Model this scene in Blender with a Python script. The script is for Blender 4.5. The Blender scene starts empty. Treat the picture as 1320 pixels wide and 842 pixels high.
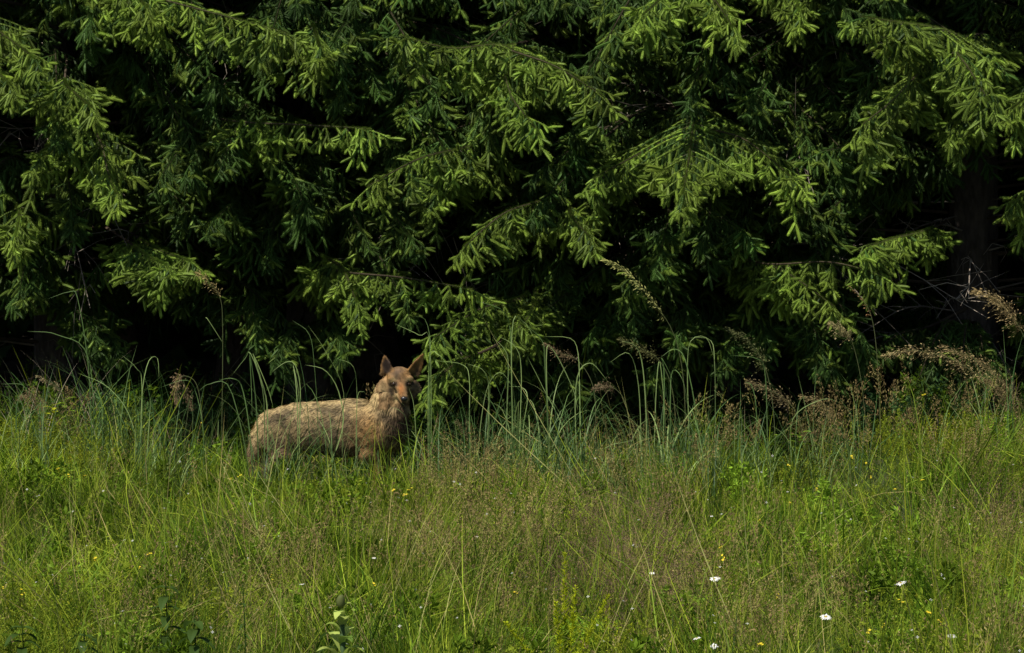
import bpy, math, random
import numpy as np
from mathutils import Vector, Matrix, noise

R = math.radians
S = bpy.context.scene
COL = S.collection

# ------------------------------------------------------------------ camera, world, sun, exposure
FPX, D0, CH = 5500.0, 25.0, 2.6          # focal length in photo pixels, metres to the animal, camera height
PITCH = math.atan(338 / FPX)
cd = bpy.data.cameras.new("camera"); cam = bpy.data.objects.new("camera", cd); COL.objects.link(cam)
cam.location = (0, -D0, CH); cam.rotation_euler = (R(90) - PITCH, 0, 0)
cd.sensor_fit = 'HORIZONTAL'; cd.sensor_width = 36; cd.lens = 36 * FPX / 1320
cd.clip_start = 0.5; cd.clip_end = 2000
S.camera = cam

SUN_EL, SUN_AZ = R(57), R(221)            # azimuth clockwise from +Y: behind the camera, to its left
w = bpy.data.worlds.new("World"); S.world = w; w.use_nodes = True
nt = w.node_tree; nt.nodes.clear()
sky = nt.nodes.new("ShaderNodeTexSky"); sky.sky_type = 'NISHITA'; sky.sun_disc = False
sky.sun_elevation = SUN_EL; sky.sun_rotation = SUN_AZ
bg = nt.nodes.new("ShaderNodeBackground"); bg.inputs[1].default_value = 0.072
wo = nt.nodes.new("ShaderNodeOutputWorld")
nt.links.new(sky.outputs[0], bg.inputs[0]); nt.links.new(bg.outputs[0], wo.inputs[0])
sd = bpy.data.lights.new("sun", 'SUN'); sd.energy = 4.6; sd.angle = R(0.5); sd.color = (1.0, 0.94, 0.84)
sun = bpy.data.objects.new("sun", sd); COL.objects.link(sun)
sdir = Vector((math.sin(SUN_AZ) * math.cos(SUN_EL), math.cos(SUN_AZ) * math.cos(SUN_EL), math.sin(SUN_EL)))
sun.rotation_euler = sdir.to_track_quat('Z', 'Y').to_euler()
S.view_settings.view_transform = 'Standard'; S.view_settings.look = 'None'
S.view_settings.exposure = 0.45; S.view_settings.gamma = 1.0
S.render.engine = 'CYCLES'
S.cycles.max_bounces = 6; S.cycles.diffuse_bounces = 3; S.cycles.transmission_bounces = 3; S.cycles.transparent_max_bounces = 4

# ------------------------------------------------------------------ helpers
rs = np.random.RandomState(7)
rnd = random.Random(11)

def at(px, py, Y):
    """the point at depth Y that the photograph shows at pixel px, py"""
    c, s = math.cos(PITCH), math.sin(PITCH)
    dx, u = px - 660, 421 - py
    d = (dx, FPX * c + u * s, -FPX * s + u * c)
    t = (Y + D0) / d[1]
    return Vector((d[0] * t, Y, CH + d[2] * t))

def proj(p):
    c, s = math.cos(PITCH), math.sin(PITCH)
    y = p[1] + D0; z = p[2] - CH
    f = y * c - z * s; u = y * s + z * c
    return 660 + FPX * p[0] / f, 421 - FPX * u / f

def sstep(a, b, x):
    t = np.clip((x - a) / (b - a), 0, 1)
    return t * t * (3 - 2 * t)

def ground(x, y):
    x = np.asarray(x, float); y = np.asarray(y, float)
    edge = sstep(-2.6, 0.4, y)
    z = 0.26 * sstep(1.7, 2.6, x) * edge + 0.16 * sstep(1.4, 2.6, -x) * edge
    z = z + 0.025 * np.sin(x * 2.1 + 0.7 * y) * np.cos(y * 1.3 + 0.5 * x)
    z = z + 0.02 * np.sin(x * 5.3) * np.sin(y * 4.1 + 1)
    far = sstep(1.5, 12, y)
    return z * (1 - far) + far * 0.1

def gz(x, y): return float(ground(x, y))

def on_ground(px, py, h):
    """ground point under a thing of height h whose top the photograph shows at px, py"""
    best, by = 9, 0
    for Y in np.arange(-11, 2.5, 0.02):
        p = at(px, py, Y)
        e = abs(p.z - gz(p.x, Y) - h)
        if e < best: best, by = e, Y
    p = at(px, py, by)
    return Vector((p.x, by, gz(p.x, by)))

def make_mesh(name, V, F, C=None, mats=None, smooth=False, MI=None):
    V = np.asarray(V, np.float32).reshape(-1, 3); F = np.asarray(F, np.int32)
    k = F.shape[1]
    me = bpy.data.meshes.new(name)
    me.vertices.add(len(V)); me.vertices.foreach_set("co", V.ravel())
    me.loops.add(F.size); me.loops.foreach_set("vertex_index", F.ravel())
    me.polygons.add(len(F)); me.polygons.foreach_set("loop_start", np.arange(0, F.size, k, dtype=np.int32))
    if MI is not None: me.polygons.foreach_set("material_index", np.asarray(MI, np.int32))
    me.polygons.foreach_set("use_smooth", np.full(len(F), bool(smooth)))
    me.update(calc_edges=True)
    if C is not None:
        a = me.color_attributes.new("col", 'FLOAT_COLOR', 'POINT')
        C4 = np.ones((len(V), 4), np.float32); C4[:, :3] = C
        a.data.foreach_set("color", C4.ravel())
    for m in mats or []: me.materials.append(m)
    return me

class MB:
    def __init__(s): s.V = []; s.F = []; s.C = []; s.n = 0
    def add(s, V, F, C):
        V = np.asarray(V, float).reshape(-1, 3); C = np.asarray(C, float)
        if C.ndim == 1: C = np.tile(C, (len(V), 1))
        s.V.append(V); s.F.append(np.asarray(F, int) + s.n); s.C.append(C); s.n += len(V)
    def mesh(s, name, mat, smooth=False):
        if not s.V:
            return bpy.data.meshes.new(name)
        return make_mesh(name, np.vstack(s.V), np.vstack(s.F), np.vstack(s.C), [mat], smooth)
    def obj(s, name, mat, parent=None, smooth=False):
        return link(name, s.mesh(name, mat, smooth), parent)

def link(name, me, parent=None, mw=None):
    o = bpy.data.objects.new(name, me); COL.objects.link(o)
    if parent is not None: o.parent = parent
    if mw is not None: o.matrix_basis = mw
    return o

def tag(o, label=None, cat=None, group=None, kind=None):
    if label: o['label'] = label
    if cat: o['category'] = cat
    if group: o['group'] = group
    if kind: o['kind'] = kind
    return o

def empty(name, loc, label=None, cat=None, group=None):
    o = bpy.data.objects.new(name, None); COL.objects.link(o); o.location = loc; o.empty_display_size = 0.1
    return tag(o, label, cat, group)

def unit(v):
    v = np.asarray(v, float); return v / (np.linalg.norm(v, axis=-1, keepdims=True) + 1e-9)

def ribbons(P, az, th0, bend, L, W, K, C0, C1, p=1.6, taper=1.0, wmax=0.35):
    """N curved blades: base P, heading az, lean from vertical th0, growing by bend towards the tip"""
    P = np.asarray(P, float); N = len(P)
    f = lambda a: np.broadcast_to(np.asarray(a, float), (N,))[:, None]
    az, th0, bend, L, W = map(f, (az, th0, bend, L, W))
    s = np.linspace(0, 1, K + 1)[None, :]
    sm = (s[:, 1:] + s[:, :-1]) / 2
    th = th0 + bend * sm ** p
    step = L / K
    hx = np.concatenate([np.zeros((N, 1)), np.cumsum(np.sin(th) * step, 1)], 1)
    hz = np.concatenate([np.zeros((N, 1)), np.cumsum(np.cos(th) * step, 1)], 1)
    X = P[:, None, 0] + hx * np.cos(az); Y = P[:, None, 1] + hx * np.sin(az); Z = P[:, None, 2] + hz
    A = np.stack([X, Y, Z], -1)
    wp = np.minimum(1, 0.45 + s / wmax * 0.55) * np.clip((1 - s) / (1 - wmax), 0, 1) ** (0.8 * taper)
    wp = np.where(s <= wmax, 0.45 + s / wmax * 0.55, wp)
    side = np.stack([-np.sin(az), np.cos(az), np.zeros((N, 1))], -1)
    off = side * (W * wp * 0.5)[..., None]
    V = np.concatenate([A - off, A + off], 1)            # N, 2(K+1), 3
    k1 = K + 1
    j = np.arange(K)
    q = np.stack([j, j + 1, j + 1 + k1, j + k1], -1)
    T = np.concatenate([q[:, [0, 1, 2]], q[:, [0, 2, 3]]], 0)[:-1]
    T = np.concatenate([q[:, [0, 1, 2]], q[:, [0, 2, 3]]], 0)
    F = (T[None] + (np.arange(N) * 2 * k1)[:, None, None]).reshape(-1, 3)
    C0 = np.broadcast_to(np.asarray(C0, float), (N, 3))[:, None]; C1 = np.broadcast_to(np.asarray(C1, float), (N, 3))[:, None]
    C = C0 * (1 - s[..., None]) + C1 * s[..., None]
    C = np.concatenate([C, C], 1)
    return V.reshape(-1, 3), F, C.reshape(-1, 3)

def catmull(P, n):
    P = np.asarray([tuple(p) for p in P], float)
    if len(P) == 2: P = np.array([P[0], (P[0] + P[1]) / 2, P[1]])
    Q = np.vstack([2 * P[0] - P[1], P, 2 * P[-1] - P[-2]])
    out = []
    m = len(P) - 1
    for t in np.linspace(0, m - 1e-6, n):
        i = int(t); u = t - i
        a, b, c, d = Q[i], Q[i + 1], Q[i + 2], Q[i + 3]
        out.append(0.5 * ((2 * b) + (c - a) * u + (2 * a - 5 * b + 4 * c - d) * u * u + (3 * b - a - 3 * c + d) * u ** 3))
    return np.array(out)

def tube(P, r0, r1, C, k=5, bump=0.0):
    P = np.asarray(P, float); n = len(P)
    T = unit(np.gradient(P, axis=0))
    ref = np.array([0, 0, 1.0]) if abs(T[0][2]) < 0.8 else np.array([0, 1.0, 0])
    A = unit(np.cross(T, ref)); B = np.cross(T, A)
    r = np.linspace(r0, r1, n)[:, None] * (1 + bump * (rs.rand(n, 1) - 0.5))
    ph = np.arange(k) * 2 * math.pi / k
    V = P[:, None] + (A[:, None] * np.cos(ph)[None, :, None] + B[:, None] * np.sin(ph)[None, :, None]) * r[:, None]
    F = []
    for i in range(n - 1):
        for j in range(k):
            a, b, c, d = i * k + j, i * k + (j + 1) % k, (i + 1) * k + (j + 1) % k, (i + 1) * k + j
            F += [(a, b, c), (a, c, d)]
    F += [((n - 1) * k, (n - 1) * k + j, (n - 1) * k + j + 1) for j in range(1, k - 1)]
    return V.reshape(-1, 3), F, np.tile(np.asarray(C, float), (n * k, 1))

def strip(P, W, C0, C1, face=(0, -1, 0), prof=None, fold=0.0):
    """flat blade following the points P (3-D), facing roughly `face`"""
    P = np.asarray(P, float); n = len(P)
    T = unit(np.gradient(P, axis=0)); sd_ = unit(np.cross(T, np.asarray(face, float)))
    s = np.linspace(0, 1, n)
    w_ = W * (prof(s) if prof else np.minimum(1, 0.5 + s * 2) * np.clip(1 - s, 0, 1) ** 0.6) * 0.5
    fv = np.asarray(face, float)
    V = np.stack([P - sd_ * w_[:, None] + fv * (w_ * fold)[:, None], P, P + sd_ * w_[:, None] + fv * (w_ * fold)[:, None]], 1).reshape(-1, 3)
    F = []
    for i in range(n - 1):
        for j in (0, 1):
            a = i * 3 + j
            F += [(a, a + 1, a + 4), (a, a + 4, a + 3)]
    C0 = np.asarray(C0, float); C1 = np.asarray(C1, float)
    C = np.repeat(C0 * (1 - s[:, None]) + C1 * s[:, None], 3, 0)
    return V, F, C

# ------------------------------------------------------------------ materials
def nodes(name):
    m = bpy.data.materials.new(name); m.use_nodes = True
    t = m.node_tree; t.nodes.clear(); return m, t, t.nodes, t.links

def leaf_mat(name, trans=0.25, rough=0.55, spec=0.3, rand=0.25, nscale=1.2, namp=0.35, hue=0.015, fine=0):
    """colour comes from the attribute col, varied per object and by a broad world noise; part of the light goes through"""
    m, t, n, l = nodes(name)
    at_ = n.new("ShaderNodeAttribute"); at_.attribute_name = "col"
    oi = n.new("ShaderNodeObjectInfo"); ge = n.new("ShaderNodeNewGeometry")
    nz = n.new("ShaderNodeTexNoise"); nz.inputs["Scale"].default_value = nscale; nz.inputs["Detail"].default_value = 3
    l.new(ge.outputs["Position"], nz.inputs["Vector"])
    v1 = n.new("ShaderNodeMath"); v1.operation = 'MULTIPLY_ADD'; l.new(oi.outputs["Random"], v1.inputs[0]); v1.inputs[1].default_value = rand * 2; v1.inputs[2].default_value = 1 - rand
    v2 = n.new("ShaderNodeMath"); v2.operation = 'MULTIPLY_ADD'; l.new(nz.outputs["Fac"], v2.inputs[0]); v2.inputs[1].default_value = namp * 4; v2.inputs[2].default_value = 1 - namp * 2
    vm = n.new("ShaderNodeMath"); vm.operation = 'MULTIPLY'; l.new(v1.outputs[0], vm.inputs[0]); l.new(v2.outputs[0], vm.inputs[1])
    hs = n.new("ShaderNodeHueSaturation"); l.new(at_.outputs["Color"], hs.inputs["Color"]); l.new(vm.outputs[0], hs.inputs["Value"])
    hm = n.new("ShaderNodeMath"); hm.operation = 'MULTIPLY_ADD'; l.new(nz.outputs["Color"], hm.inputs[0]); hm.inputs[1].default_value = hue * 4; hm.inputs[2].default_value = 0.5 - hue * 2
    l.new(hm.outputs[0], hs.inputs["Hue"])
    src = hs.outputs[0]
    pb = n.new("ShaderNodeBsdfPrincipled"); pb.inputs["Roughness"].default_value = rough
    pb.inputs["Specular IOR Level"].default_value = spec
    l.new(src, pb.inputs["Base Color"])
    out = n.new("ShaderNodeOutputMaterial")
    if trans > 0:
        tr = n.new("ShaderNodeBsdfTranslucent"); l.new(src, tr.inputs["Color"])
        mx = n.new("ShaderNodeMixShader"); mx.inputs[0].default_value = trans
        l.new(pb.outputs[0], mx.inputs[1]); l.new(tr.outputs[0], mx.inputs[2]); l.new(mx.outputs[0], out.inputs[0])
    else: l.new(pb.outputs[0], out.inputs[0])
    return m

M_needle = leaf_mat("spruce_needles", trans=0.22, rough=0.6, spec=0.2, rand=0.35, nscale=2.2, namp=0.3, hue=0.012)
M_grass = leaf_mat("grass_blades", trans=0.3, rough=0.65, spec=0.12, rand=0.3, nscale=1.5, namp=0.5, hue=0.02)
M_seed = leaf_mat("grass_panicles", trans=0.2, rough=0.8, spec=0.1, rand=0.25, nscale=1.6, namp=0.3, hue=0.01)
M_tall = leaf_mat("tall_grass_blades", trans=0.3, rough=0.5, spec=0.2, rand=0.12, nscale=4, namp=0.15, hue=0.01)
M_leaf = leaf_mat("herb_leaves", trans=0.35, rough=0.6, spec=0.12, rand=0.15, nscale=8, namp=0.15, hue=0.01)
M_petal = leaf_mat("flower_petals", trans=0.2, rough=0.6, spec=0.2, rand=0.05, nscale=5, namp=0.05, hue=0.0)
M_twig = leaf_mat("dry_twigs", trans=0.0, rough=0.85, spec=0.15, rand=0.2, nscale=10, namp=0.3, hue=0.01)
M_fur = leaf_mat("fur", trans=0.12, rough=0.75, spec=0.2, rand=0.0, nscale=60, namp=0.12, hue=0.004)

def ground_mat():
    m, t, n, l = nodes("meadow_soil")
    ge = n.new("ShaderNodeNewGeometry"); sp = n.new("ShaderNodeSeparateXYZ"); l.new(ge.outputs["Position"], sp.inputs[0])
    n1 = n.new("ShaderNodeTexNoise"); n1.inputs["Scale"].default_value = 3; n1.inputs["Detail"].default_value = 8
    n2 = n.new("ShaderNodeTexNoise"); n2.inputs["Scale"].default_value = 60; n2.inputs["Detail"].default_value = 4
    for q in (n1, n2): l.new(ge.outputs["Position"], q.inputs["Vector"])
    g = n.new("ShaderNodeValToRGB"); l.new(n1.outputs["Fac"], g.inputs[0])
    g.color_ramp.elements[0].position = 0.35; g.color_ramp.elements[0].color = (0.022, 0.030, 0.008, 1)
    g.color_ramp.elements[1].position = 0.7; g.color_ramp.elements[1].color = (0.055, 0.065, 0.018, 1)
    f = n.new("ShaderNodeValToRGB"); l.new(n2.outputs["Fac"], f.inputs[0])
    f.color_ramp.elements[0].position = 0.35; f.color_ramp.elements[0].color = (0.012, 0.008, 0.005, 1)
    f.color_ramp.elements[1].position = 0.75; f.color_ramp.elements[1].color = (0.05, 0.032, 0.018, 1)
    e = n.new("ShaderNodeMath"); e.operation = 'MULTIPLY_ADD'; e.use_clamp = True
    l.new(sp.outputs[1], e.inputs[0]); e.inputs[1].default_value = 1.2; e.inputs[2].default_value = -0.9
    mx = n.new("ShaderNodeMix"); mx.data_type = 'RGBA'; l.new(e.outputs[0], mx.inputs[0]); l.new(g.outputs[0], mx.inputs[6]); l.new(f.outputs[0], mx.inputs[7])
    pb = n.new("ShaderNodeBsdfPrincipled"); pb.inputs["Roughness"].default_value = 0.95; l.new(mx.outputs[2], pb.inputs["Base Color"])
    bp = n.new("ShaderNodeBump"); bp.inputs["Strength"].default_value = 0.8; bp.inputs["Distance"].default_value = 0.02; l.new(n2.outputs["Fac"], bp.inputs["Height"]); l.new(bp.outputs[0], pb.inputs["Normal"])
    o = n.new("ShaderNodeOutputMaterial"); l.new(pb.outputs[0], o.inputs[0]); return m

def bark_mat():
    m, t, n, l = nodes("spruce_bark")
    tc = n.new("ShaderNodeNewGeometry"); mp = n.new("ShaderNodeMapping"); mp.inputs["Scale"].default_value = (1, 1, 0.45)
    l.new(tc.outputs["Position"], mp.inputs[0])
    v = n.new("ShaderNodeTexVoronoi"); v.inputs["Scale"].default_value = 38; l.new(mp.outputs[0], v.inputs["Vector"])
    nz = n.new("ShaderNodeTexNoise"); nz.inputs["Scale"].default_value = 20; nz.inputs["Detail"].default_value = 6; l.new(mp.outputs[0], nz.inputs["Vector"])
    r = n.new("ShaderNodeValToRGB"); l.new(nz.outputs["Fac"], r.inputs[0])
    r.color_ramp.elements[0].position = 0.3; r.color_ramp.elements[0].color = (0.028, 0.022, 0.018, 1)
    r.color_ramp.elements[1].position = 0.75; r.color_ramp.elements[1].color = (0.095, 0.075, 0.06, 1)
    pb = n.new("ShaderNodeBsdfPrincipled"); pb.inputs["Roughness"].default_value = 0.9; l.new(r.outputs[0], pb.inputs["Base Color"])
    bp = n.new("ShaderNodeBump"); bp.inputs["Strength"].default_value = 1; bp.inputs["Distance"].default_value = 0.012; l.new(v.outputs["Distance"], bp.inputs["Height"]); l.new(bp.outputs[0], pb.inputs["Normal"])
    o = n.new("ShaderNodeOutputMaterial"); l.new(pb.outputs[0], o.inputs[0]); return m
M_soil, M_bark = ground_mat(), bark_mat()

def glossy_mat(name, col, rough):
    m, t, n, l = nodes(name)
    pb = n.new("ShaderNodeBsdfPrincipled"); pb.inputs["Roughness"].default_value = rough
    nz = n.new("ShaderNodeTexNoise"); nz.inputs["Scale"].default_value = 200
    r = n.new("ShaderNodeValToRGB"); l.new(nz.outputs["Fac"], r.inputs[0])
    r.color_ramp.elements[0].color = tuple(c * 0.6 for c in col) + (1,); r.color_ramp.elements[1].color = tuple(min(1, c * 1.4) for c in col) + (1,)
    l.new(r.outputs[0], pb.inputs["Base Color"])
    o = n.new("ShaderNodeOutputMaterial"); l.new(pb.outputs[0], o.inputs[0]); return m
M_nose = glossy_mat("wet_nose", (0.012, 0.011, 0.012), 0.3)
M_eye = glossy_mat("amber_eye", (0.022, 0.012, 0.005), 0.08)
M_pupil = glossy_mat("pupil", (0.004, 0.004, 0.004), 0.05)

# ------------------------------------------------------------------ the ground, one sheet out to the horizon
def build_ground():
    a = np.array([-900, -300, -100, -40, -15, -8] + list(np.arange(-6, 6.01, 0.15)) + [8, 15, 40, 100, 300, 900])
    b = np.array([-900, -300, -100, -50, -25, -15] + list(np.arange(-11, 4.01, 0.15)) + [5, 6, 8, 10, 14, 20, 40, 100, 300, 900])
    X, Y = np.meshgrid(a, b); Z = ground(X, Y)
    V = np.stack([X, Y, Z], -1).reshape(-1, 3)
    na, nb = len(a), len(b)
    F = [(j * na + i, j * na + i + 1, (j + 1) * na + i + 1, (j + 1) * na + i) for j in range(nb - 1) for i in range(na - 1)]
    o = link("ground", make_mesh("ground", V, F, None, [M_soil], True))
    o['kind'] = 'structure'
build_ground()

# ------------------------------------------------------------------ spruce branchlets (a small library of meshes that the boughs share)
OLD = np.array((0.025, 0.060, 0.014)); MID = np.array((0.055, 0.108, 0.018)); NEW = np.array((0.185, 0.272, 0.034))
TWIG = np.array((0.045, 0.045, 0.018))

def shoot(mb, p, d, L, age, rg, dens=1350, nl=0.0225, nw=0.0030, sag=0.12, core=0.0088):
    """one needle-clad shoot: a thin stem ringed by forward-leaning needles"""
    d = unit(d); n = max(14, int(L * dens))
    t = (np.arange(n) + rg.rand(n)) / n
    ref = np.array([0, 0, 1.0]) if abs(d[2]) < 0.9 else np.array([1.0, 0, 0])
    a = unit(np.cross(d, ref)); b = np.cross(d, a)
    ph = np.arange(n) * 2.39996 + rg.rand(n) * 0.5
    base = p + d * (L * t)[:, None]; base[:, 2] -= sag * L * t * t
    r = a * np.cos(ph)[:, None] + b * np.sin(ph)[:, None]
    an = np.radians(56 - 14 * t ** 2 + rg.randn(n) * 7)
    nd = d * np.cos(an)[:, None] + r * np.sin(an)[:, None]
    ln = nl * (1 - 0.45 * t ** 6) * (0.65 + 0.35 * np.minimum(1, t * 6)) * (0.85 + 0.3 * rg.rand(n))
    circ = np.cross(d, r)
    V = np.stack([base - circ * nw / 2, base + circ * nw / 2, base + nd * ln[:, None]], 1).reshape(-1, 3)
    F = np.arange(3 * n).reshape(n, 3)
    c = OLD * (1 - age) + NEW * age if age > 0.5 else OLD * (1 - 2 * age) + MID * 2 * age
    c = c * (0.62 + 0.75 * rg.rand())
    cv = np.stack([c * 0.6, c * 0.6, c * 1.35], 0)
    C = np.tile(cv, (n, 1)) * (0.85 + 0.3 * np.repeat(rg.rand(n), 3))[:, None]
    mb.add(V, F, C)
    if core:                                      # the packed inner needles, as a slim tapered body
        m_, k_ = 5, 5; tt = np.array([0.0, 0.2, 0.6, 0.92, 1.05]); rr = np.array([0.4, 0.9, 1.0, 0.92, 0.3]) * core * (0.85 + 0.3 * rg.rand(5))
        ct = p + d * (L * tt)[:, None]; ct[:, 2] -= sag * L * tt * tt
        pp = np.arange(k_) * 2 * math.pi / k_ + rg.rand()
        Vc = (ct[:, None] + (a * np.cos(pp)[:, None] + b * np.sin(pp)[:, None])[None] * rr[:, None, None]).reshape(-1, 3)
        Fc = [(i * k_ + j, i * k_ + (j + 1) % k_, (i + 1) * k_ + (j + 1) % k_) for i in range(m_ - 1) for j in range(k_)] + [(i * k_ + j, (i + 1) * k_ + (j + 1) % k_, (i + 1) * k_ + j) for i in range(m_ - 1) for j in range(k_)]
        mb.add(Vc, Fc, c * (0.6 + 0.6 * rg.rand(25, 1)))
    q = p + d * L; q = q.copy(); q[2] -= sag * L
    return q

def stick(mb, p, q, r0, r1, c=TWIG):
    mb.add(*tube(np.array([p, (np.asarray(p) + q) / 2, q]), r0, r1, c, 3))

def dirv(az, pitch):
    return np.array([math.cos(az) * math.cos(pitch), math.sin(az) * math.cos(pitch), math.sin(pitch)])

def trident(mb, p, d, rg, age, s=1.0):
    d = unit(d); L = (0.07 + 0.045 * rg.rand()) * s
    shoot(mb, p, d, L, age, rg)
    az = math.atan2(d[1], d[0]); pt = math.asin(np.clip(d[2], -1, 1))
    for sg in (-1, 1):
        if rg.rand() < 0.88:
            side = unit(np.cross(d, (0, 0, 1.0)) + 1e-6)
            dd = unit(d + side * sg * (0.75 + 0.3 * rg.rand()) + np.array([0, 0, -0.1 - 0.25 * rg.rand()]))
            shoot(mb, p - d * 0.008, dd, L * (0.65 + 0.3 * rg.rand()), age * (0.9 + 0.1 * rg.rand()), rg)

def branchlet_mesh(L, seed, hang=1.0, name="branchlet", fr=(0.6, 0.9)):
    rg = np.random.RandomState(seed); mb = MB()
    fresh = rg.uniform(*fr)
    n = 14
    s = np.linspace(0, 1, n)
    ax = np.stack([s * L, 0.05 * L * np.sin(s * 3 + rg.rand() * 6) * s, -0.22 * L * s ** 1.8], 1)
    mb.add(*tube(ax, 0.0028, 0.001, TWIG, 4))
    for i in range(n - 1):                         # the axis keeps its own older needles
        a, b = ax[i], ax[i + 1]
        if s[i] > 0.12: shoot(mb, a, b - a, np.linalg.norm(b - a), 0.35 if fresh < 0.78 else 0.72, rg, dens=1600, sag=0, nl=0.017, core=0.006)
    nn = max(4, int(L / 0.041))
    for k in range(nn):
        u = 0.05 + 0.93 * k / nn
        i = min(n - 2, int(u * (n - 1))); f = u * (n - 1) - i
        p = ax[i] * (1 - f) + ax[i + 1] * f
        sg = 1 if k % 2 else -1
        ll = (0.42 * L * (1 - u) ** 0.75 * min(1, 0.45 + u * 2.4) + 0.05) * (0.7 + 0.5 * rg.rand())
        az = sg * (R(38) + R(26) * rg.rand()); pitch = -R(30 + 40 * rg.rand() * hang)
        if rg.rand() < 0.35: az *= 0.35; pitch = -R(58 + 25 * rg.rand())
        d = dirv(az, pitch)
        if ll < 0.095:
            shoot(mb, p, d, max(0.085, ll), fresh * (0.75 + 0.3 * rg.rand()), rg); continue
        m = max(2, int(round(ll / 0.05))); q = p; dd = d
        for j in range(m):
            sl = ll / m
            if j == m - 1:
                trident(mb, q, dd, rg, min(1, fresh * (0.8 + 0.3 * rg.rand())))
            else:
                q2 = shoot(mb, q, dd, sl, 0.30 + 0.15 * rg.rand(), rg, dens=1000, sag=0.05)
                stick(mb, q, q2, 0.002, 0.0015)
                for sgn in (-1, 1):
                    if rg.rand() < 0.7:
                        side = unit(np.cross(dd, (0, 0, 1.0)))
                        d3 = unit(dd * 0.8 + side * sgn * (0.6 + 0.35 * rg.rand()) + np.array([0, 0, -0.5 - 0.6 * rg.rand() * hang]))
                        shoot(mb, q2, d3, 0.06 + 0.045 * rg.rand(), fresh * (0.55 + 0.4 * rg.rand()), rg)
                q = q2
            dd = unit(dd + np.array([0, 0, -0.36 * hang * (0.6 + 0.8 * rg.rand())]))
    trident(mb, ax[-1], ax[-1] - ax[-2] + np.array([0, 0, 0.01]), rg, fresh)
    return mb.mesh(name, M_needle)

LIB, LIBN = {}, {}
for L_, k_ in ((0.16, 5), (0.26, 7), (0.38, 7), (0.52, 6)):
    LIB[L_] = [branchlet_mesh(L_, int(L_ * 1000) + 17 * q, 0.8 + 0.5 * (q % 3) / 2, fr=(0.30, 0.72)) for q in range(k_)]
    LIBN[L_] = [branchlet_mesh(L_, int(L_ * 1000) + 17 * q + 5000, 0.7 + 0.5 * (q % 3) / 2, fr=(0.75, 1.0)) for q in range(k_)]
LEN = sorted(LIB)

def orient(p, d, roll=0.0, sc=1.0, flip=False):
    d = Vector(d).normalized(); up = Vector((0, 0, 1))
    if abs(d.z) > 0.97: up = Vector((0, 1, 0))
    y = up.cross(d).normalized(); z = d.cross(y).normalized()
    m = Matrix((d, y, z)).transposed().to_4x4()
    if flip: m = m @ Matrix.Diagonal((1, -1, 1, 1))
    return Matrix.Translation(p) @ m @ Matrix.Rotation(roll, 4, 'X') @ Matrix.Scale(sc, 4)

def bough(tree, pts, wid, rg, first=0.25, spacing=0.085, thick=0.016, droop=0.45, lib=LIB):
    """a limb of a tree: a woody axis through pts, with branchlets along both sides (its sub-parts)"""
    base = Vector(tree.location)
    P = catmull(pts, 26)
    seg = np.linalg.norm(np.diff(P, axis=0), axis=1); cum = np.concatenate([[0], np.cumsum(seg)]); tot = cum[-1]
    mb = MB(); mb.add(*tube(P - np.array(base), thick * 0.8, 0.002, (0.06, 0.045, 0.03), 6, 0.2))
    bo = mb.obj("bough", M_twig, tree)
    nb_ = MB(); g_ = np.random.RandomState(rg.randint(0, 10 ** 6)); i0 = int(26 * max(first, 0.4))
    for i in range(i0, 25): shoot(nb_, P[i] - np.array(base), P[i + 1] - P[i], seg[i], 0.3 if lib is LIB else 0.6, g_, dens=1500, sag=0, nl=0.022, core=0)
    nb_.obj("needles", M_needle, bo)
    def pos(u):
        x = u * tot; i = min(len(P) - 2, max(0, int(np.searchsorted(cum, x)) - 1)); f = (x - cum[i]) / max(seg[i], 1e-6)
        return P[i] * (1 - f) + P[i + 1] * f, unit(P[i + 1] - P[i])
    u = first; k = 0
    while u < 0.985:
        p, d = pos(u)
        v = (u - first) / (1 - first)
        prof = (1 - v) ** 0.6 * min(1, 0.45 + v * 2.2)
        want = max(0.13, wid * prof * (0.75 + 0.45 * rg.random()))
        L = min(LEN, key=lambda q: abs(q - want))
        me = rg.choice(lib[L]); sc = min(1.3, max(0.8, want / L))
        sg = 1 if k % 2 else -1
        az = math.atan2(d[1], d[0]) + sg * R(40 + 28 * rg.random()) * (1.15 - 0.3 * v)
        pitch = -droop * (0.0 + 1.35 * rg.random())
        dv = dirv(az, pitch)
        link("branchlet", me, bo, orient(Vector(p) - base, dv, rg.uniform(-0.6, 0.6), sc, rg.random() < 0.5))
        if rg.random() < 0.45:                          # some hang straight below the limb
            me = rg.choice(lib[0.16] + lib[0.26])
            link("branchlet", me, bo, orient(Vector(p) - base, dirv(az - sg * R(30), -R(50 + 30 * rg.random())), rg.uniform(-0.5, 0.5), rg.uniform(0.8, 1.15), rg.random() < 0.5))
        u += spacing / tot * (0.75 + 0.5 * rg.random()); k += 1
    p, d = pos(0.97)
    link("branchlet", rg.choice(lib[0.26]), bo, orient(Vector(p) - base, d, 0, 0.9))
    link("branchlet", rg.choice(lib[0.16]), bo, orient(Vector(p) - base, d + np.array([0.25, 0, -0.15]), 0, 1))
    return bo

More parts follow.
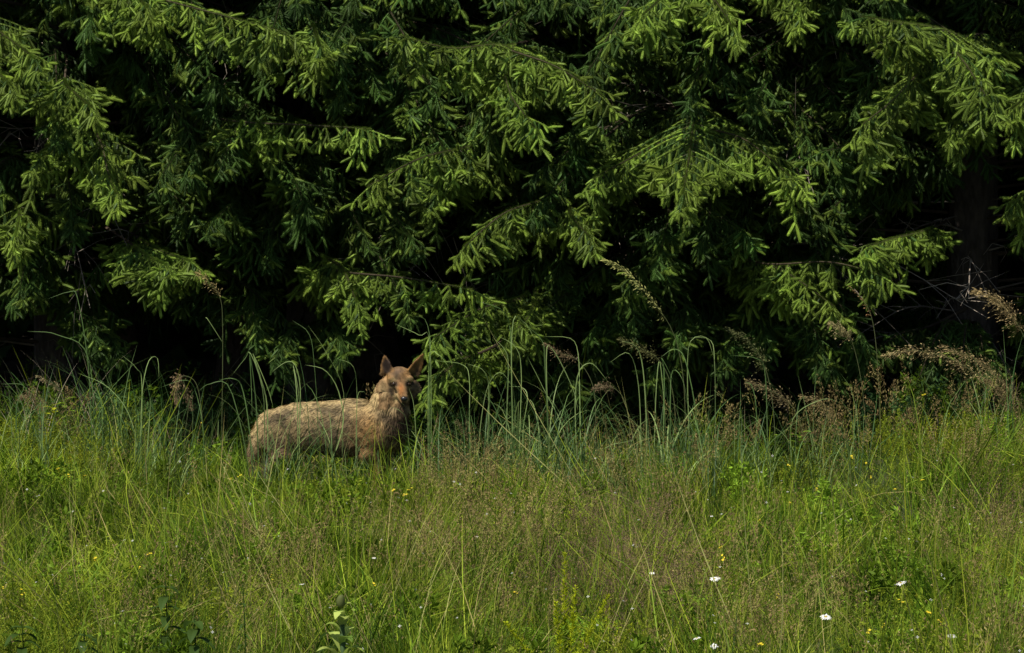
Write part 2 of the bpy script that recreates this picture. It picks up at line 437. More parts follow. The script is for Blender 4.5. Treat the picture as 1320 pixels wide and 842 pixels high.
def shared_bough(seed, L=2.0):
    """a whole limb with its branchlets as one mesh, for the limbs that show only as dark foliage"""
    rg = random.Random(seed); mb = MB()
    P = catmull([(0, 0, 0), (L * 0.35, 0.05, 0.05), (L * 0.75, 0, -0.12), (L, 0.02, -0.3)], 14)
    mb.add(*tube(P, 0.013, 0.003, (0.05, 0.04, 0.025), 5))
    for k in range(24):
        u = 0.22 + 0.76 * k / 24; i = int(u * 13); p = P[i] + (P[min(13, i + 1)] - P[i]) * (u * 13 - i)
        v = (u - 0.22) / 0.78; want = 0.5 * (1 - v) ** 0.6 * min(1, 0.45 + v * 2.2) + 0.08
        l = min(LEN, key=lambda q: abs(q - want)); me = rg.choice(LIB[l]); sg = 1 if k % 2 else -1
        m = np.array(orient(p, dirv(sg * R(rg.uniform(35, 65)), -rg.uniform(0.2, 0.9)), rg.uniform(-0.4, 0.4), 1.0))
        n = len(me.vertices); V = np.empty(n * 3, np.float32); me.vertices.foreach_get("co", V); V = V.reshape(-1, 3)
        F = np.empty(len(me.polygons) * 3, np.int32); me.polygons.foreach_get("vertices", F)
        C = np.empty(n * 4, np.float32); me.color_attributes["col"].data.foreach_get("color", C)
        mb.add(V @ m[:3, :3].T + m[:3, 3], F.reshape(-1, 3), C.reshape(-1, 4)[:, :3])
    return mb.mesh("bough", M_needle)
SHB = [shared_bough(q) for q in range(3)]

def ring_boughs(tree, zs, L0, seed, amin=0, amax=360, per=7):
    rg = random.Random(seed); a = rg.uniform(0, 360)
    for z, L in zip(zs, L0):
        for k in range(per):
            a += 360 / per + rg.uniform(-14, 14)
            if not amin <= a % 360 <= amax: continue
            sc = L / 2 * rg.uniform(0.85, 1.12)
            link("bough", rg.choice(SHB), tree, Matrix.Translation((0, 0, z + rg.uniform(-0.12, 0.12))) @ Matrix.Rotation(R(a), 4, 'Z') @ Matrix.Rotation(rg.uniform(0.0, 0.2), 4, 'Y') @ Matrix.Scale(sc, 4))
        a += 25

def trunk_obj(tree, r, h, seed):
    rg = np.random.RandomState(seed)
    n, k = 60, 28
    z = np.concatenate([np.linspace(-0.1, 3.6, 48), np.linspace(4, h, 12)])
    V = []
    for i, zz in enumerate(z):
        rr = r * (1 - zz / (h * 1.05)) * (1 + 0.45 * math.exp(-max(zz, 0) * 5)) + 0.01
        for j in range(k):
            a = j * 2 * math.pi / k
            b = rr * (1 + 0.04 * math.sin(a * 5 + zz * 1.3) + 0.05 * (rg.rand() - 0.5) + 0.1 * math.exp(-max(zz, 0) * 6) * math.sin(a * 4 + seed))
            V.append((math.cos(a) * b, math.sin(a) * b, zz))
    F = [(i * k + j, i * k + (j + 1) % k, (i + 1) * k + (j + 1) % k, (i + 1) * k + j) for i in range(n - 1) for j in range(k)]
    o = link("trunk", make_mesh("trunk", V, F, None, [M_bark], True), tree)
    return o

def dead_twigs(tree, r, n, zr, seed, side=None, rad=(0.3, 1.2)):
    """dry grey leafless twigs on the lower trunk"""
    rg = np.random.RandomState(seed)
    for q in range(n):
        mb = MB()
        z = rg.uniform(*zr); a = rg.uniform(0, 2 * math.pi) if side is None else R(side[0] + (side[1] - side[0]) * rg.rand())
        L = rg.uniform(*rad); d = np.array([math.cos(a), math.sin(a), rg.uniform(-0.35, 0.15)])
        P = catmull([d * r * 0.8 + (0, 0, z), d * (r + L * 0.5) + (0, 0, z + 0.02), d * (r + L) + (0, 0, z - 0.18 * L)], 9)
        c = np.array((0.22, 0.185, 0.15)) * rg.uniform(0.6, 1.5)
        mb.add(*tube(P, 0.007, 0.002, c, 4, 0.3))
        for j in range(int(4 + L * 7)):
            i = rg.randint(2, 8); dd = unit(d + rg.randn(3) * (0.6, 0.6, 0.5)) * rg.uniform(0.08, 0.35) * L
            e = P[i] + dd; mid = (P[i] + e) / 2 + rg.randn(3) * 0.02
            mb.add(*tube(np.array([P[i], mid, e + (0, 0, -0.03)]), 0.003, 0.0012, c, 3))
        mb.obj("dead_twig", M_twig, tree)

def upper_crown(tree, h, R0, z0, seed, n=7500):
    """the crown above: whorls of drooping sprays as small needle-clump faces"""
    rg = np.random.RandomState(seed)
    t = rg.rand(n) ** 1.5; z = z0 + (h - z0) * t
    lay = np.floor(z / 0.42) * 0.42
    rad = R0 * (1 - (lay - z0) / (h - z0)) ** 0.8
    a = np.floor(rg.rand(n) * 11) / 11 * 2 * math.pi + lay * 2.3 + rg.randn(n) * 0.16
    f = rg.rand(n) ** 0.6
    x = np.cos(a) * rad * f; y = np.sin(a) * rad * f
    zz = lay - 0.35 * f * f * rad * 0.6 - rg.rand(n) * 0.18
    P = np.stack([x, y, zz], 1)
    out = np.stack([np.cos(a), np.sin(a), np.full(n, -0.5)], 1)
    out = unit(out + rg.randn(n, 3) * 0.35)
    sd_ = unit(np.cross(out, rg.randn(n, 3) * 0.5 + (0, 0, 1)))
    L = rg.uniform(0.14, 0.3, n)[:, None]; W = rg.uniform(0.05, 0.11, n)[:, None]
    V = np.stack([P - sd_ * W, P + sd_ * W, P + out * L + sd_ * W * 0.3, P + out * L * 0.8 - sd_ * W], 1).reshape(-1, 3)
    i = np.arange(n)[:, None] * 4
    F = np.concatenate([i + [0, 1, 2], i + [0, 2, 3]], 0)
    c = OLD * 0.6 + MID * 0.6
    C = np.repeat(c * (0.7 + 0.6 * rg.rand(n, 1)), 4, 0)
    o = link("crown", make_mesh("crown", V, F, C, [M_needle]), tree); o['kind'] = 'stuff'

# trees: (pixel x of trunk, Y, radius, height, label)
TR = [(-330, 2.9, 0.17, 14, 'spruce at the far left edge, its boughs reaching in above the bright herbs'),
      (72, 3.1, 0.14, 15, 'spruce with a thin dark trunk behind the dry stalks at left'),
      (400, 3.5, 0.16, 15, 'spruce whose drooping boughs hang right behind the wolf'),
      (700, 3.8, 0.17, 16, 'spruce in the middle with a bough arching over a black gap at the top'),
      (940, 3.1, 0.17, 15, 'spruce with the broad bright fan-shaped bough right of the middle'),
      (1252, 3.0, 0.165, 15, 'spruce at right whose thick bare lower trunk shows in the shade'),
      (1600, 3.3, 0.17, 15, 'spruce at the far right edge with only its outer boughs in view')]
TREES = []
for i, (px, Y, r, h, lab) in enumerate(TR):
    x = at(px, 500, Y).x
    t = empty("spruce_tree", (x, Y, gz(x, Y)), lab, "spruce", "spruces along the meadow edge")
    TREES.append(t); trunk_obj(t, r, h, i + 3)
    ring_boughs(t, (3.75, 4.25, 4.8, 5.4, 6.0), (1.95, 1.85, 1.8, 1.7, 1.6), 60 + i)
    upper_crown(t, h, 1.9, 6.2, 50 + i)

# boughs the photograph shows one by one: tree, [(px, py, Y) ...] from the inside out, width of the side sprays
BO = [
 (4, [(905, 128, 2.3), (893, 168, 1.3), (888, 205, 0.55), (880, 250, 0.10)], 0.62, dict(first=0.30, droop=0.32, spacing=0.06)),
 (4, [(900, 160, 1.9), (960, 180, 1.2), (1026, 233, 0.6)], 0.36, dict(first=0.3, droop=0.6)),
 (4, [(890, 165, 1.9), (830, 195, 1.2), (765, 230, 0.7)], 0.36, dict(first=0.3, droop=0.6)),
 (3, [(700, 70, 2.8), (640, 58, 1.4), (580, 62, 0.8), (516, 46, 0.5)], 0.40, dict(first=0.3, droop=0.75)),
 (3, [(690, 50, 2.8), (655, 62, 1.5), (715, 85, 0.9), (778, 124, 0.6)], 0.40, dict(first=0.35, droop=0.8)),
 (3, [(660, 70, 2.6), (650, 85, 1.4), (660, 125, 0.7), (690, 165, 0.5)], 0.42, dict(first=0.3, droop=0.6)),
 (5, [(1270, 60, 2.4), (1215, 38, 1.2), (1155, 28, 0.5), (1112, 22, 0.2)], 0.48, dict(first=0.2, droop=0.7, spacing=0.07)),
 (5, [(1270, 40, 2.4), (1230, 55, 1.2), (1250, 90, 0.5), (1275, 130, 0.2)], 0.48, dict(first=0.25, droop=0.6, spacing=0.07)),
 (5, [(1230, 70, 2.0), (1190, 90, 1.0), (1150, 130, 0.4), (1112, 160, 0.2)], 0.45, dict(first=0.25, droop=0.7, spacing=0.07)),
 (5, [(1260, 100, 2.4), (1250, 130, 1.2), (1230, 165, 0.6)], 0.40, dict(first=0.3, droop=0.7)),
 (6, [(1380, 90, 2.4), (1345, 110, 1.4), (1305, 140, 0.7)], 0.42, dict(first=0.3, droop=0.7)),
 (6, [(1400, 190, 2.4), (1360, 220, 1.4), (1305, 262, 0.8)], 0.30, dict(first=0.3, droop=0.8)),
 (0, [(-60, 10, 2.2), (-10, 35, 1.2), (45, 75, 0.6)], 0.46, dict(first=0.2, droop=0.7)),
 (0, [(-80, 60, 2.2), (-30, 70, 1.2), (15, 110, 0.6)], 0.40, dict(first=0.3, droop=0.7)),
 (1, [(60, -30, 2.6), (150, -15, 1.5), (230, 5, 0.9), (370, 42, 0.6)], 0.42, dict(first=0.3, droop=0.85)),
 (1, [(100, -40, 2.4), (160, -20, 1.3), (190, 10, 0.7)], 0.42, dict(first=0.3, droop=0.7)),
 (1, [(85, 70, 2.6), (84, 100, 1.5), (88, 112, 0.9), (118, 138, 0.5)], 0.34, dict(first=0.5, droop=0.5)),
 (1, [(60, 160, 2.6), (80, 185, 1.5), (50, 205, 0.9)], 0.32, dict(first=0.4, droop=0.7)),
 (1, [(110, 150, 2.6), (130, 185, 1.3), (140, 225, 0.8), (150, 250, 0.5)], 0.38, dict(first=0.4, droop=0.6)),
 (2, [(260, 140, 2.8), (300, 156, 1.5), (390, 161, 0.9), (478, 166, 0.7)], 0.36, dict(first=0.35, droop=0.95)),
 (2, [(330, 120, 2.8), (310, 155, 1.5), (290, 200, 1.0)], 0.36, dict(first=0.35, droop=0.8)),
 (2, [(400, 20, 2.8), (405, 35, 1.6), (412, 60, 0.9)], 0.38, dict(first=0.35, droop=0.8)),
 (2, [(470, 20, 2.8), (445, 30, 1.8), (430, 55, 1.2)], 0.38, dict(first=0.35, droop=0.8)),
 (3, [(640, 180, 2.8), (600, 190, 1.5), (540, 205, 0.8), (474, 240, 0.5)], 0.40, dict(first=0.3, droop=0.7)),
 (3, [(610, 190, 2.4), (575, 210, 1.3), (560, 250, 0.8)], 0.30, dict(first=0.35, droop=0.8)),
 (3, [(730, 240, 2.8), (700, 258, 1.5), (650, 275, 0.9), (598, 318, 0.6)], 0.34, dict(first=0.3, droop=0.75)),
 (3, [(745, 240, 2.8), (735, 262, 1.5), (738, 280, 0.8), (760, 305, 0.5)], 0.34, dict(first=0.4, droop=0.55)),
 (1, [(130, 290, 2.8), (170, 315, 1.6), (190, 330, 0.9), (215, 342, 0.4)], 0.34, dict(first=0.5, droop=0.45, spacing=0.06)),
 (1, [(150, 290, 2.8), (200, 320, 1.6), (250, 338, 0.9)], 0.24, dict(first=0.5, droop=0.6)),
 (1, [(20, 250, 2.8), (25, 275, 1.5), (20, 305, 0.9)], 0.32, dict(first=0.35, droop=0.7)),
 (2, [(400, 335, 2.8), (440, 350, 1.4), (520, 358, 0.9), (610, 373, 0.7)], 0.26, dict(first=0.3, droop=0.9)),
 (2, [(400, 320, 2.8), (440, 345, 1.4), (460, 390, 0.9)], 0.32, dict(first=0.35, droop=0.8)),
 (3, [(690, 360, 2.8), (670, 385, 1.5), (620, 398, 0.9), (560, 435, 0.6)], 0.30, dict(first=0.3, droop=0.6)),
 (3, [(690, 360, 2.8), (690, 385, 1.5), (680, 410, 0.9), (660, 430, 0.6)], 0.28, dict(first=0.35, droop=0.6)),
 (5, [(1220, 285, 2.8), (1190, 298, 1.5), (1150, 308, 0.9), (1118, 318, 0.6)], 0.20, dict(first=0.4, droop=0.6)),
 (4, [(930, 318, 2.2), (985, 340, 1.3), (1070, 338, 0.7), (1138, 355, 0.5)], 0.22, dict(first=0.35, droop=0.9, spacing=0.1)),
 (4, [(935, 320, 2.4), (1000, 345, 1.3), (1035, 365, 0.8), (1075, 395, 0.6)], 0.30, dict(first=0.35, droop=0.75)),
 (3, [(640, 445, 1.9), (600, 462, 1.2), (575, 478, 0.8), (556, 500, 0.5)], 0.30, dict(first=0.3, droop=0.5)),
 (4, [(930, -60, 2.4), (880, -30, 1.4), (850, 0, 0.8), (828, 20, 0.5)], 0.44, dict(first=0.3, droop=0.6)),
 (4, [(930, -60, 2.4), (900, -30, 1.4), (925, 5, 0.8), (945, 35, 0.5)], 0.38, dict(first=0.3, droop=0.6)),
 (4, [(1010, -60, 2.4), (1020, -25, 1.4), (1030, 15, 0.8)], 0.40, dict(first=0.3, droop=0.7)),
 (4, [(990, 90, 2.4), (985, 110, 1.7), (970, 130, 1.2)], 0.32, dict(first=0.35, droop=0.8)),
 (4, [(870, 260, 2.4), (860, 290, 1.5), (850, 330, 1.0)], 0.40, dict(first=0.3, droop=0.8)),
 (4, [(905, 270, 2.4), (930, 280, 1.5), (960, 300, 1.0)], 0.34, dict(first=0.3, droop=0.8)),
 (4, [(900, 380, 2.4), (885, 395, 1.6), (880, 425, 1.1)], 0.34, dict(first=0.3, droop=0.8)),
 (4, [(960, 370, 2.4), (975, 395, 1.7), (985, 430, 1.3)], 0.30, dict(first=0.3, droop=0.8)),
 (4, [(830, 270, 2.4), (770, 180, 1.8), (740, 165, 1.3)], 0.34, dict(first=0.3, droop=0.9)),
 (2, [(330, 240, 2.8), (300, 262, 1.7), (275, 285, 1.2)], 0.36, dict(first=0.3, droop=0.8)),
 (2, [(370, 220, 2.8), (380, 235, 1.7), (395, 262, 1.2)], 0.36, dict(first=0.3, droop=0.8)),
 (2, [(500, 260, 2.8), (510, 280, 1.7), (530, 308, 1.2)], 0.30, dict(first=0.3, droop=0.8)),
 (2, [(330, 360, 2.8), (325, 390, 1.9), (330, 420, 1.5)], 0.30, dict(first=0.3, droop=0.8)),
 (1, [(120, 400, 2.6), (130, 420, 2.0), (145, 440, 1.7)], 0.22, dict(first=0.3, droop=0.8)),
 (5, [(1240, 205, 2.5), (1150, 180, 1.5), (1060, 195, 1.0)], 0.36, dict(first=0.3, droop=0.8)),
 (3, [(790, 380, 2.8), (780, 400, 1.8), (770, 420, 1.4)], 0.32, dict(first=0.3, droop=0.8)),
 (2, [(390, 410, 2.8), (375, 425, 1.9), (360, 450, 1.3)], 0.30, dict(first=0.3, droop=0.8)),
 (2, [(420, 400, 2.8), (430, 420, 1.8), (440, 440, 1.3)], 0.26, dict(first=0.3, droop=0.8)),
 (1, [(70, 330, 2.6), (60, 340, 1.9), (40, 365, 1.5)], 0.30, dict(first=0.3, droop=0.8)),
 (1, [(80, 380, 2.6), (100, 400, 1.9), (120, 430, 1.5)], 0.26, dict(first=0.3, droop=0.8)),
 (4, [(900, 420, 2.6), (880, 440, 1.8), (850, 470, 1.3)], 0.28, dict(first=0.3, droop=0.8)),
 (4, [(940, 400, 2.6), (950, 420, 1.8), (935, 455, 1.3)], 0.28, dict(first=0.3, droop=0.8)),
 (3, [(710, 440, 2.6), (720, 460, 1.8), (740, 490, 1.3)], 0.28, dict(first=0.3, droop=0.8)),
 (4, [(1000, 390, 2.6), (1040, 410, 1.6), (1060, 450, 1.1)], 0.30, dict(first=0.3, droop=0.8)),
 (5, [(1200, 420, 2.6), (1160, 430, 2.0), (1130, 450, 1.7)], 0.20, dict(first=0.3, droop=0.8)),
]
rb = random.Random(5)
for ti, pts, wd, kw in BO:
    t = TREES[ti]
    x0, y0, z0 = t.location
    P = [at(*p) for p in pts]
    root = Vector((x0, y0 - 0.1, P[0].z + 0.12))
    bough(t, [root] + P, wd, rb, lib=LIBN if pts[-1][2] < 1.0 else LIB, **kw)

# the other boughs, growing round each trunk; the black gaps of the photograph stay open
GAPS = [(500, 0, 640, 45), (300, 105, 390, 145), (1120, 240, 1330, 420), (400, 455, 560, 530), (140, 430, 320, 530), (-20, 420, 100, 520),
        (920, 460, 1010, 560), (560, 540, 1000, 600)]
def in_gap(px, py): return any(a - 12 < px < c + 12 and b - 45 < py < d for a, b, c, d in GAPS)
rf = random.Random(21)
for ti, t in enumerate(TREES):
    x0, y0, gz0 = t.location
    cnt = 0
    for q in range(1000):
        if cnt >= (62 if 0 < ti < 6 else 36): break
        z = 0.55 + 2.9 * rf.random()
        a = R(rf.uniform(175, 365)) if rf.random() < 0.85 else R(rf.uniform(0, 360))
        L = (1.5 + 0.9 * rf.random()) * min(1, 0.6 + z / 4)
        tip = Vector((x0 + math.cos(a) * L, y0 + math.sin(a) * L, gz0 + z - 0.25 * L * rf.uniform(0.5, 1.3)))
        if tip.y < 1.05: continue
        mid = Vector((x0 + math.cos(a) * L * 0.5, y0 + math.sin(a) * L * 0.5, gz0 + z + 0.02))
        m2 = (tip + mid) / 2
        if in_gap(*proj(tip)) or in_gap(*proj(m2)) or (z < 1.6 and in_gap(*proj(mid))): continue
        bough(t, [Vector((x0, y0, gz0 + z)), mid, tip], rf.uniform(0.24, 0.44), rf, first=0.3, spacing=0.10, droop=0.8)
        cnt += 1
for i, (n, zr) in enumerate(((5, (0.3, 1.6)), (8, (0.2, 1.5)), (7, (0.2, 1.4)), (7, (0.2, 1.4)), (9, (0.2, 1.4)), (18, (0.15, 1.9)), (5, (0.2, 1.6)))):
    dead_twigs(TREES[i], 0.15, n, zr, 90 + i, side=(170, 370))
    dead_twigs(TREES[i], 0.15, 7, (1.3, 3.1), 190 + i, side=(200, 340), rad=(1.1, 2.1))

# trees farther in, in deep shade
DARK = ['dark spruce in the second row beyond the far left edge', 'dark spruce in the second row behind the dry stalks at left', 'dark spruce in the second row behind the rump of the wolf',
        'dark spruce in the second row behind the middle, right of the head of the wolf', 'dark spruce in the second row behind the black gap right of the middle', 'dark spruce in the second row right of the bare trunk at right',
        'dark spruce in the second row beyond the far right edge', 'black spruce in the third row at the far left', 'black spruce in the third row just left of the middle', 'black spruce in the third row just right of the middle',
        'black spruce in the third row on the right behind the bare trunk', 'black spruce in the third row on the left behind the dark hollow']

def far_trees():
    rg = random.Random(3)
    k = 0
    for x, y in ((-6.5, 6.6), (-3.9, 5.9), (-2.0, 6.3), (0.2, 6.0), (2.3, 6.2), (4.6, 6.4), (6.9, 6.3), (-5.2, 9), (-1.1, 9.3), (1.5, 9), (3.6, 9.4), (-3.1, 9.2)):
        side = 'left' if x < -1.5 else 'right' if x > 1.5 else 'middle'
        row = 'in the second row' if y < 8 else 'in the third row'
        t = empty("spruce_tree", (x, y, gz(x, y)), DARK[k], 'spruce', 'dark spruces deeper in the forest')
        trunk_obj(t, 0.15, 14, 200 + k)
        ring_boughs(t, (1.3, 1.8, 2.4, 3.0, 3.6, 4.3, 5.0), (1.9, 2.1, 2.2, 2.2, 2.1, 2.0, 2.0), 400 + k)
        upper_crown(t, 14, 2.2, 5.2, 300 + k, 9000)
        k += 1
    # the forest beyond that reads as one dark mass
    r = np.random.RandomState(9); n = 120000
    P = np.stack([r.uniform(-26, 26, n), r.uniform(11, 24, n), r.uniform(0.0, 1.0, n) ** 1.4 * 11], 1)
    out = unit(r.randn(n, 3) + (0, -0.5, -0.8)); sd_ = unit(np.cross(out, r.randn(n, 3)))
    L = r.uniform(0.25, 0.6, n)[:, None]; W = r.uniform(0.08, 0.2, n)[:, None]
    V = np.stack([P - sd_ * W, P + sd_ * W, P + out * L], 1).reshape(-1, 3)
    C = np.repeat(OLD * (0.7 + 0.5 * r.rand(n, 1)), 3, 0)
    o = link("forest", make_mesh("forest", V, np.arange(3 * n).reshape(n, 3), C, [M_needle]))
    tag(o, 'dark mass of spruce forest far behind the front trees', 'forest', kind='stuff')
far_trees()

# ------------------------------------------------------------------ meadow: clump meshes scattered by geometry nodes (stuff)
G_DEEP = np.array((0.027, 0.070, 0.004)); G_MID = np.array((0.084, 0.142, 0.007)); G_LIT = np.array((0.215, 0.272, 0.020))
T_G = np.array((0.115, 0.195, 0.058)); T_L = np.array((0.235, 0.325, 0.110)); T_D = np.array((0.060, 0.12, 0.036)); T_DRY = np.array((0.24, 0.19, 0.11))
G_BLUE = np.array((0.070, 0.125, 0.050)); G_DRY = np.array((0.30, 0.25, 0.09)); G_BRN = np.array((0.20, 0.145, 0.06)); G_PUR = np.array((0.17, 0.11, 0.075))

def scatter(name, clumps, pts, rot, scl, idx, label, cat):
    coll = bpy.data.collections.new(name + "_clumps")
    for i, me in enumerate(clumps):
        o = bpy.data.objects.new(f"{name}_{chr(97 + i // 26)}{chr(97 + i % 26)}", me); coll.objects.link(o)
    me = bpy.data.meshes.new(name); me.vertices.add(len(pts)); me.vertices.foreach_set("co", np.asarray(pts, np.float32).ravel())
    a = me.attributes.new("rot", 'FLOAT_VECTOR', 'POINT'); a.data.foreach_set("vector", np.asarray(rot, np.float32).ravel())
    a = me.attributes.new("scl", 'FLOAT', 'POINT'); a.data.foreach_set("value", np.asarray(scl, np.float32))
    a = me.attributes.new("idx", 'INT', 'POINT'); a.data.foreach_set("value", np.asarray(idx, np.int32))
    o = link(name, me); tag(o, label, cat, kind='stuff')
    ng = bpy.data.node_groups.new(name, 'GeometryNodeTree')
    ng.interface.new_socket("Geometry", in_out='INPUT', socket_type='NodeSocketGeometry')
    ng.interface.new_socket("Geometry", in_out='OUTPUT', socket_type='NodeSocketGeometry')
    n, l = ng.nodes, ng.links
    gi, go = n.new("NodeGroupInput"), n.new("NodeGroupOutput")
    ci = n.new("GeometryNodeCollectionInfo"); ci.inputs[0].default_value = coll; ci.inputs["Separate Children"].default_value = True; ci.inputs["Reset Children"].default_value = True
    ip = n.new("GeometryNodeInstanceOnPoints"); ip.inputs["Pick Instance"].default_value = True
    def na(nm, ty):
        q = n.new("GeometryNodeInputNamedAttribute"); q.data_type = ty; q.inputs["Name"].default_value = nm
        return [s for s in q.outputs if s.enabled and s.name == "Attribute"][0]
    l.new(gi.outputs[0], ip.inputs["Points"]); l.new(ci.outputs[0], ip.inputs["Instance"])
    l.new(na("idx", 'INT'), ip.inputs["Instance Index"]); l.new(na("rot", 'FLOAT_VECTOR'), ip.inputs["Rotation"]); l.new(na("scl", 'FLOAT'), ip.inputs["Scale"])
    l.new(ip.outputs[0], go.inputs[0])
    md = o.modifiers.new("scatter", 'NODES'); md.node_group = ng
    return o

def mixc(cols, n, rg, jit=0.25):
    c = np.asarray(cols)[rg.randint(0, len(cols), n)]
    return c * (1 - jit / 2 + jit * rg.rand(n, 1))

def turf(seed, n=46, rad=0.13, h=(0.14, 0.34), wd=(0.0022, 0.0042), cols=(G_DEEP, G_MID, G_MID, G_LIT), bend=1.4, lean=0.35):
    rg = np.random.RandomState(seed); mb = MB()
    r = rad * np.sqrt(rg.rand(n)); a = rg.rand(n) * 6.283
    P = np.stack([r * np.cos(a), r * np.sin(a), np.full(n, -0.02)], 1)
    wind = rg.rand() * 6.283
    c1 = mixc(cols, n, rg)
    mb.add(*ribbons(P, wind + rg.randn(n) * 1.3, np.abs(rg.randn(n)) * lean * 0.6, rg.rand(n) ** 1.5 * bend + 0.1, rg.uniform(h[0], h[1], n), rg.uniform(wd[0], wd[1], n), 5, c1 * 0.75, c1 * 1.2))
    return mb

def panicle(mb, p, d, L, rg, col, n=26, spread=0.06, size=0.006, droop=0.4):
    """an airy seed head along d from p"""
    d = unit(d); t = rg.rand(n) ** 0.9
    az = rg.rand(n) * 6.283
    ref = np.array([1.0, 0, 0]) if abs(d[0]) < 0.8 else np.array([0, 1.0, 0])
    a = unit(np.cross(d, ref)); b = np.cross(d, a)
    rr = spread * (1 - t) ** 0.8 * rg.rand(n) ** 0.5 + 0.003
    Q = p + d * (L * t)[:, None] + (a * np.cos(az)[:, None] + b * np.sin(az)[:, None]) * rr[:, None]
    Q[:, 2] -= droop * rr
    dd = unit(d * 0.8 + (a * np.cos(az)[:, None] + b * np.sin(az)[:, None]) * 0.6 + rg.randn(n, 3) * 0.25)
    sd_ = unit(np.cross(dd, rg.randn(n, 3)))
    s = size * (0.7 + 0.7 * rg.rand(n))[:, None]
    V = np.stack([Q - dd * s, Q + sd_ * s * 0.28, Q + dd * s, Q - sd_ * s * 0.28], 1).reshape(-1, 3)
    i = np.arange(n)[:, None] * 4
    F = np.concatenate([i + [0, 1, 2], i + [0, 2, 3]], 0)
    mb.add(V, F, np.repeat(col * (0.7 + 0.6 * rg.rand(n, 1)), 4, 0))

def seedy(seed, n=7, h=(0.30, 0.52), cols=(G_BRN, G_DRY), leaf=True, spread=0.03, m=30, size=0.006):
    rg = np.random.RandomState(seed); mb = MB(); wind = rg.rand() * 6.283
    for k in range(n):
        r, a = 0.11 * math.sqrt(rg.rand()), rg.rand() * 6.283
        P = np.array([[r * math.cos(a), r * math.sin(a), -0.02]])
        H = rg.uniform(*h); az = wind + rg.randn() * 0.9; th = abs(rg.randn()) * 0.16; be = rg.uniform(0.1, 0.7)
        stemc = (G_LIT * 0.5 + G_DRY * 0.4)
        V, F, C = ribbons(P, az, th, be, H, 0.0016, 6, stemc, stemc * 1.1, taper=0.2)
        mb.add(V, F, C)
        tip = (V[6] + V[13]) / 2; pre = (V[5] + V[12]) / 2
        d = unit(tip - pre); st = tip - d * H * 0.25
        c = cols[rg.randint(len(cols))]
        panicle(mb, st, d, H * 0.28, rg, c, m, spread, size)
    return mb

def herb(seed, n=60, col=G_LIT, h=0.3, sz=0.014, rad=0.14):
    """bedstraw-like mound: thin stems with whorls of tiny narrow leaves"""
    rg = np.random.RandomState(seed); mb = MB()
    for k in range(16):
        r, a = rad * math.sqrt(rg.rand()), rg.rand() * 6.283
        P = np.array([[r * math.cos(a), r * math.sin(a), 0]]); H = h * rg.uniform(0.6, 1.1)
        V, F, C = ribbons(P, rg.rand() * 6.283, 0.1, 0.7 * rg.rand(), H, 0.002, 6, col * 0.6, col, taper=0.3)
        mb.add(V, F, C)
        A = (V[:7] + V[7:]) / 2
        m = 36
        t = 6 * (1 - rg.rand(m) ** 1.6 * 0.8); i = np.minimum(5, t.astype(int)); f = (t - i)[:, None]
        Q = A[i] * (1 - f) + A[i + 1] * f
        d = unit(rg.randn(m, 3) + (0, 0, 0.6)); sd_ = unit(np.cross(d, rg.randn(m, 3))); s = sz * rg.uniform(0.6, 1.3, m)[:, None]
        Vl = np.stack([Q, Q + d * s * 0.5 + sd_ * s * 0.17, Q + d * s, Q + d * s * 0.5 - sd_ * s * 0.17], 1).reshape(-1, 3)
        ii = np.arange(m)[:, None] * 4
        mb.add(Vl, np.concatenate([ii + [0, 1, 2], ii + [0, 2, 3]], 0), np.repeat(col * (0.7 + 0.7 * rg.rand(m, 1)), 4, 0))
    return mb

def n2(x, y, s, seed=0):
    return np.array([noise.noise(Vector((a * s + seed, b * s - seed, seed * 0.37))) for a, b in zip(x, y)])

def field(n, seed, x=(-4.6, 4.6), y=(-10, 1.15)):
    rg = np.random.RandomState(seed)
    yy = rg.uniform(y[0], y[1], n); half = (yy + D0) / D0 * 3.0 + 1.2
    xx = rg.uniform(-1, 1, n) * half
    return xx, yy, rg

def pixels(x, y, z=0.2):
    d = y + D0
    return 660 + FPX * x / d, 83 + FPX * (CH - z - ground(x, y)) / d

def keep_edge(x, y, rg):
    lim = 0.75 + 0.25 * np.sin(x * 1.7) + 0.3 * rg.randn(len(x)) * 0.5
    return y < lim

def wolf_mask(x, y):   # thinner grass where the animal stands
    return (x > -1.62) & (x < -0.5) & (y > -0.30) & (y < 0.35)

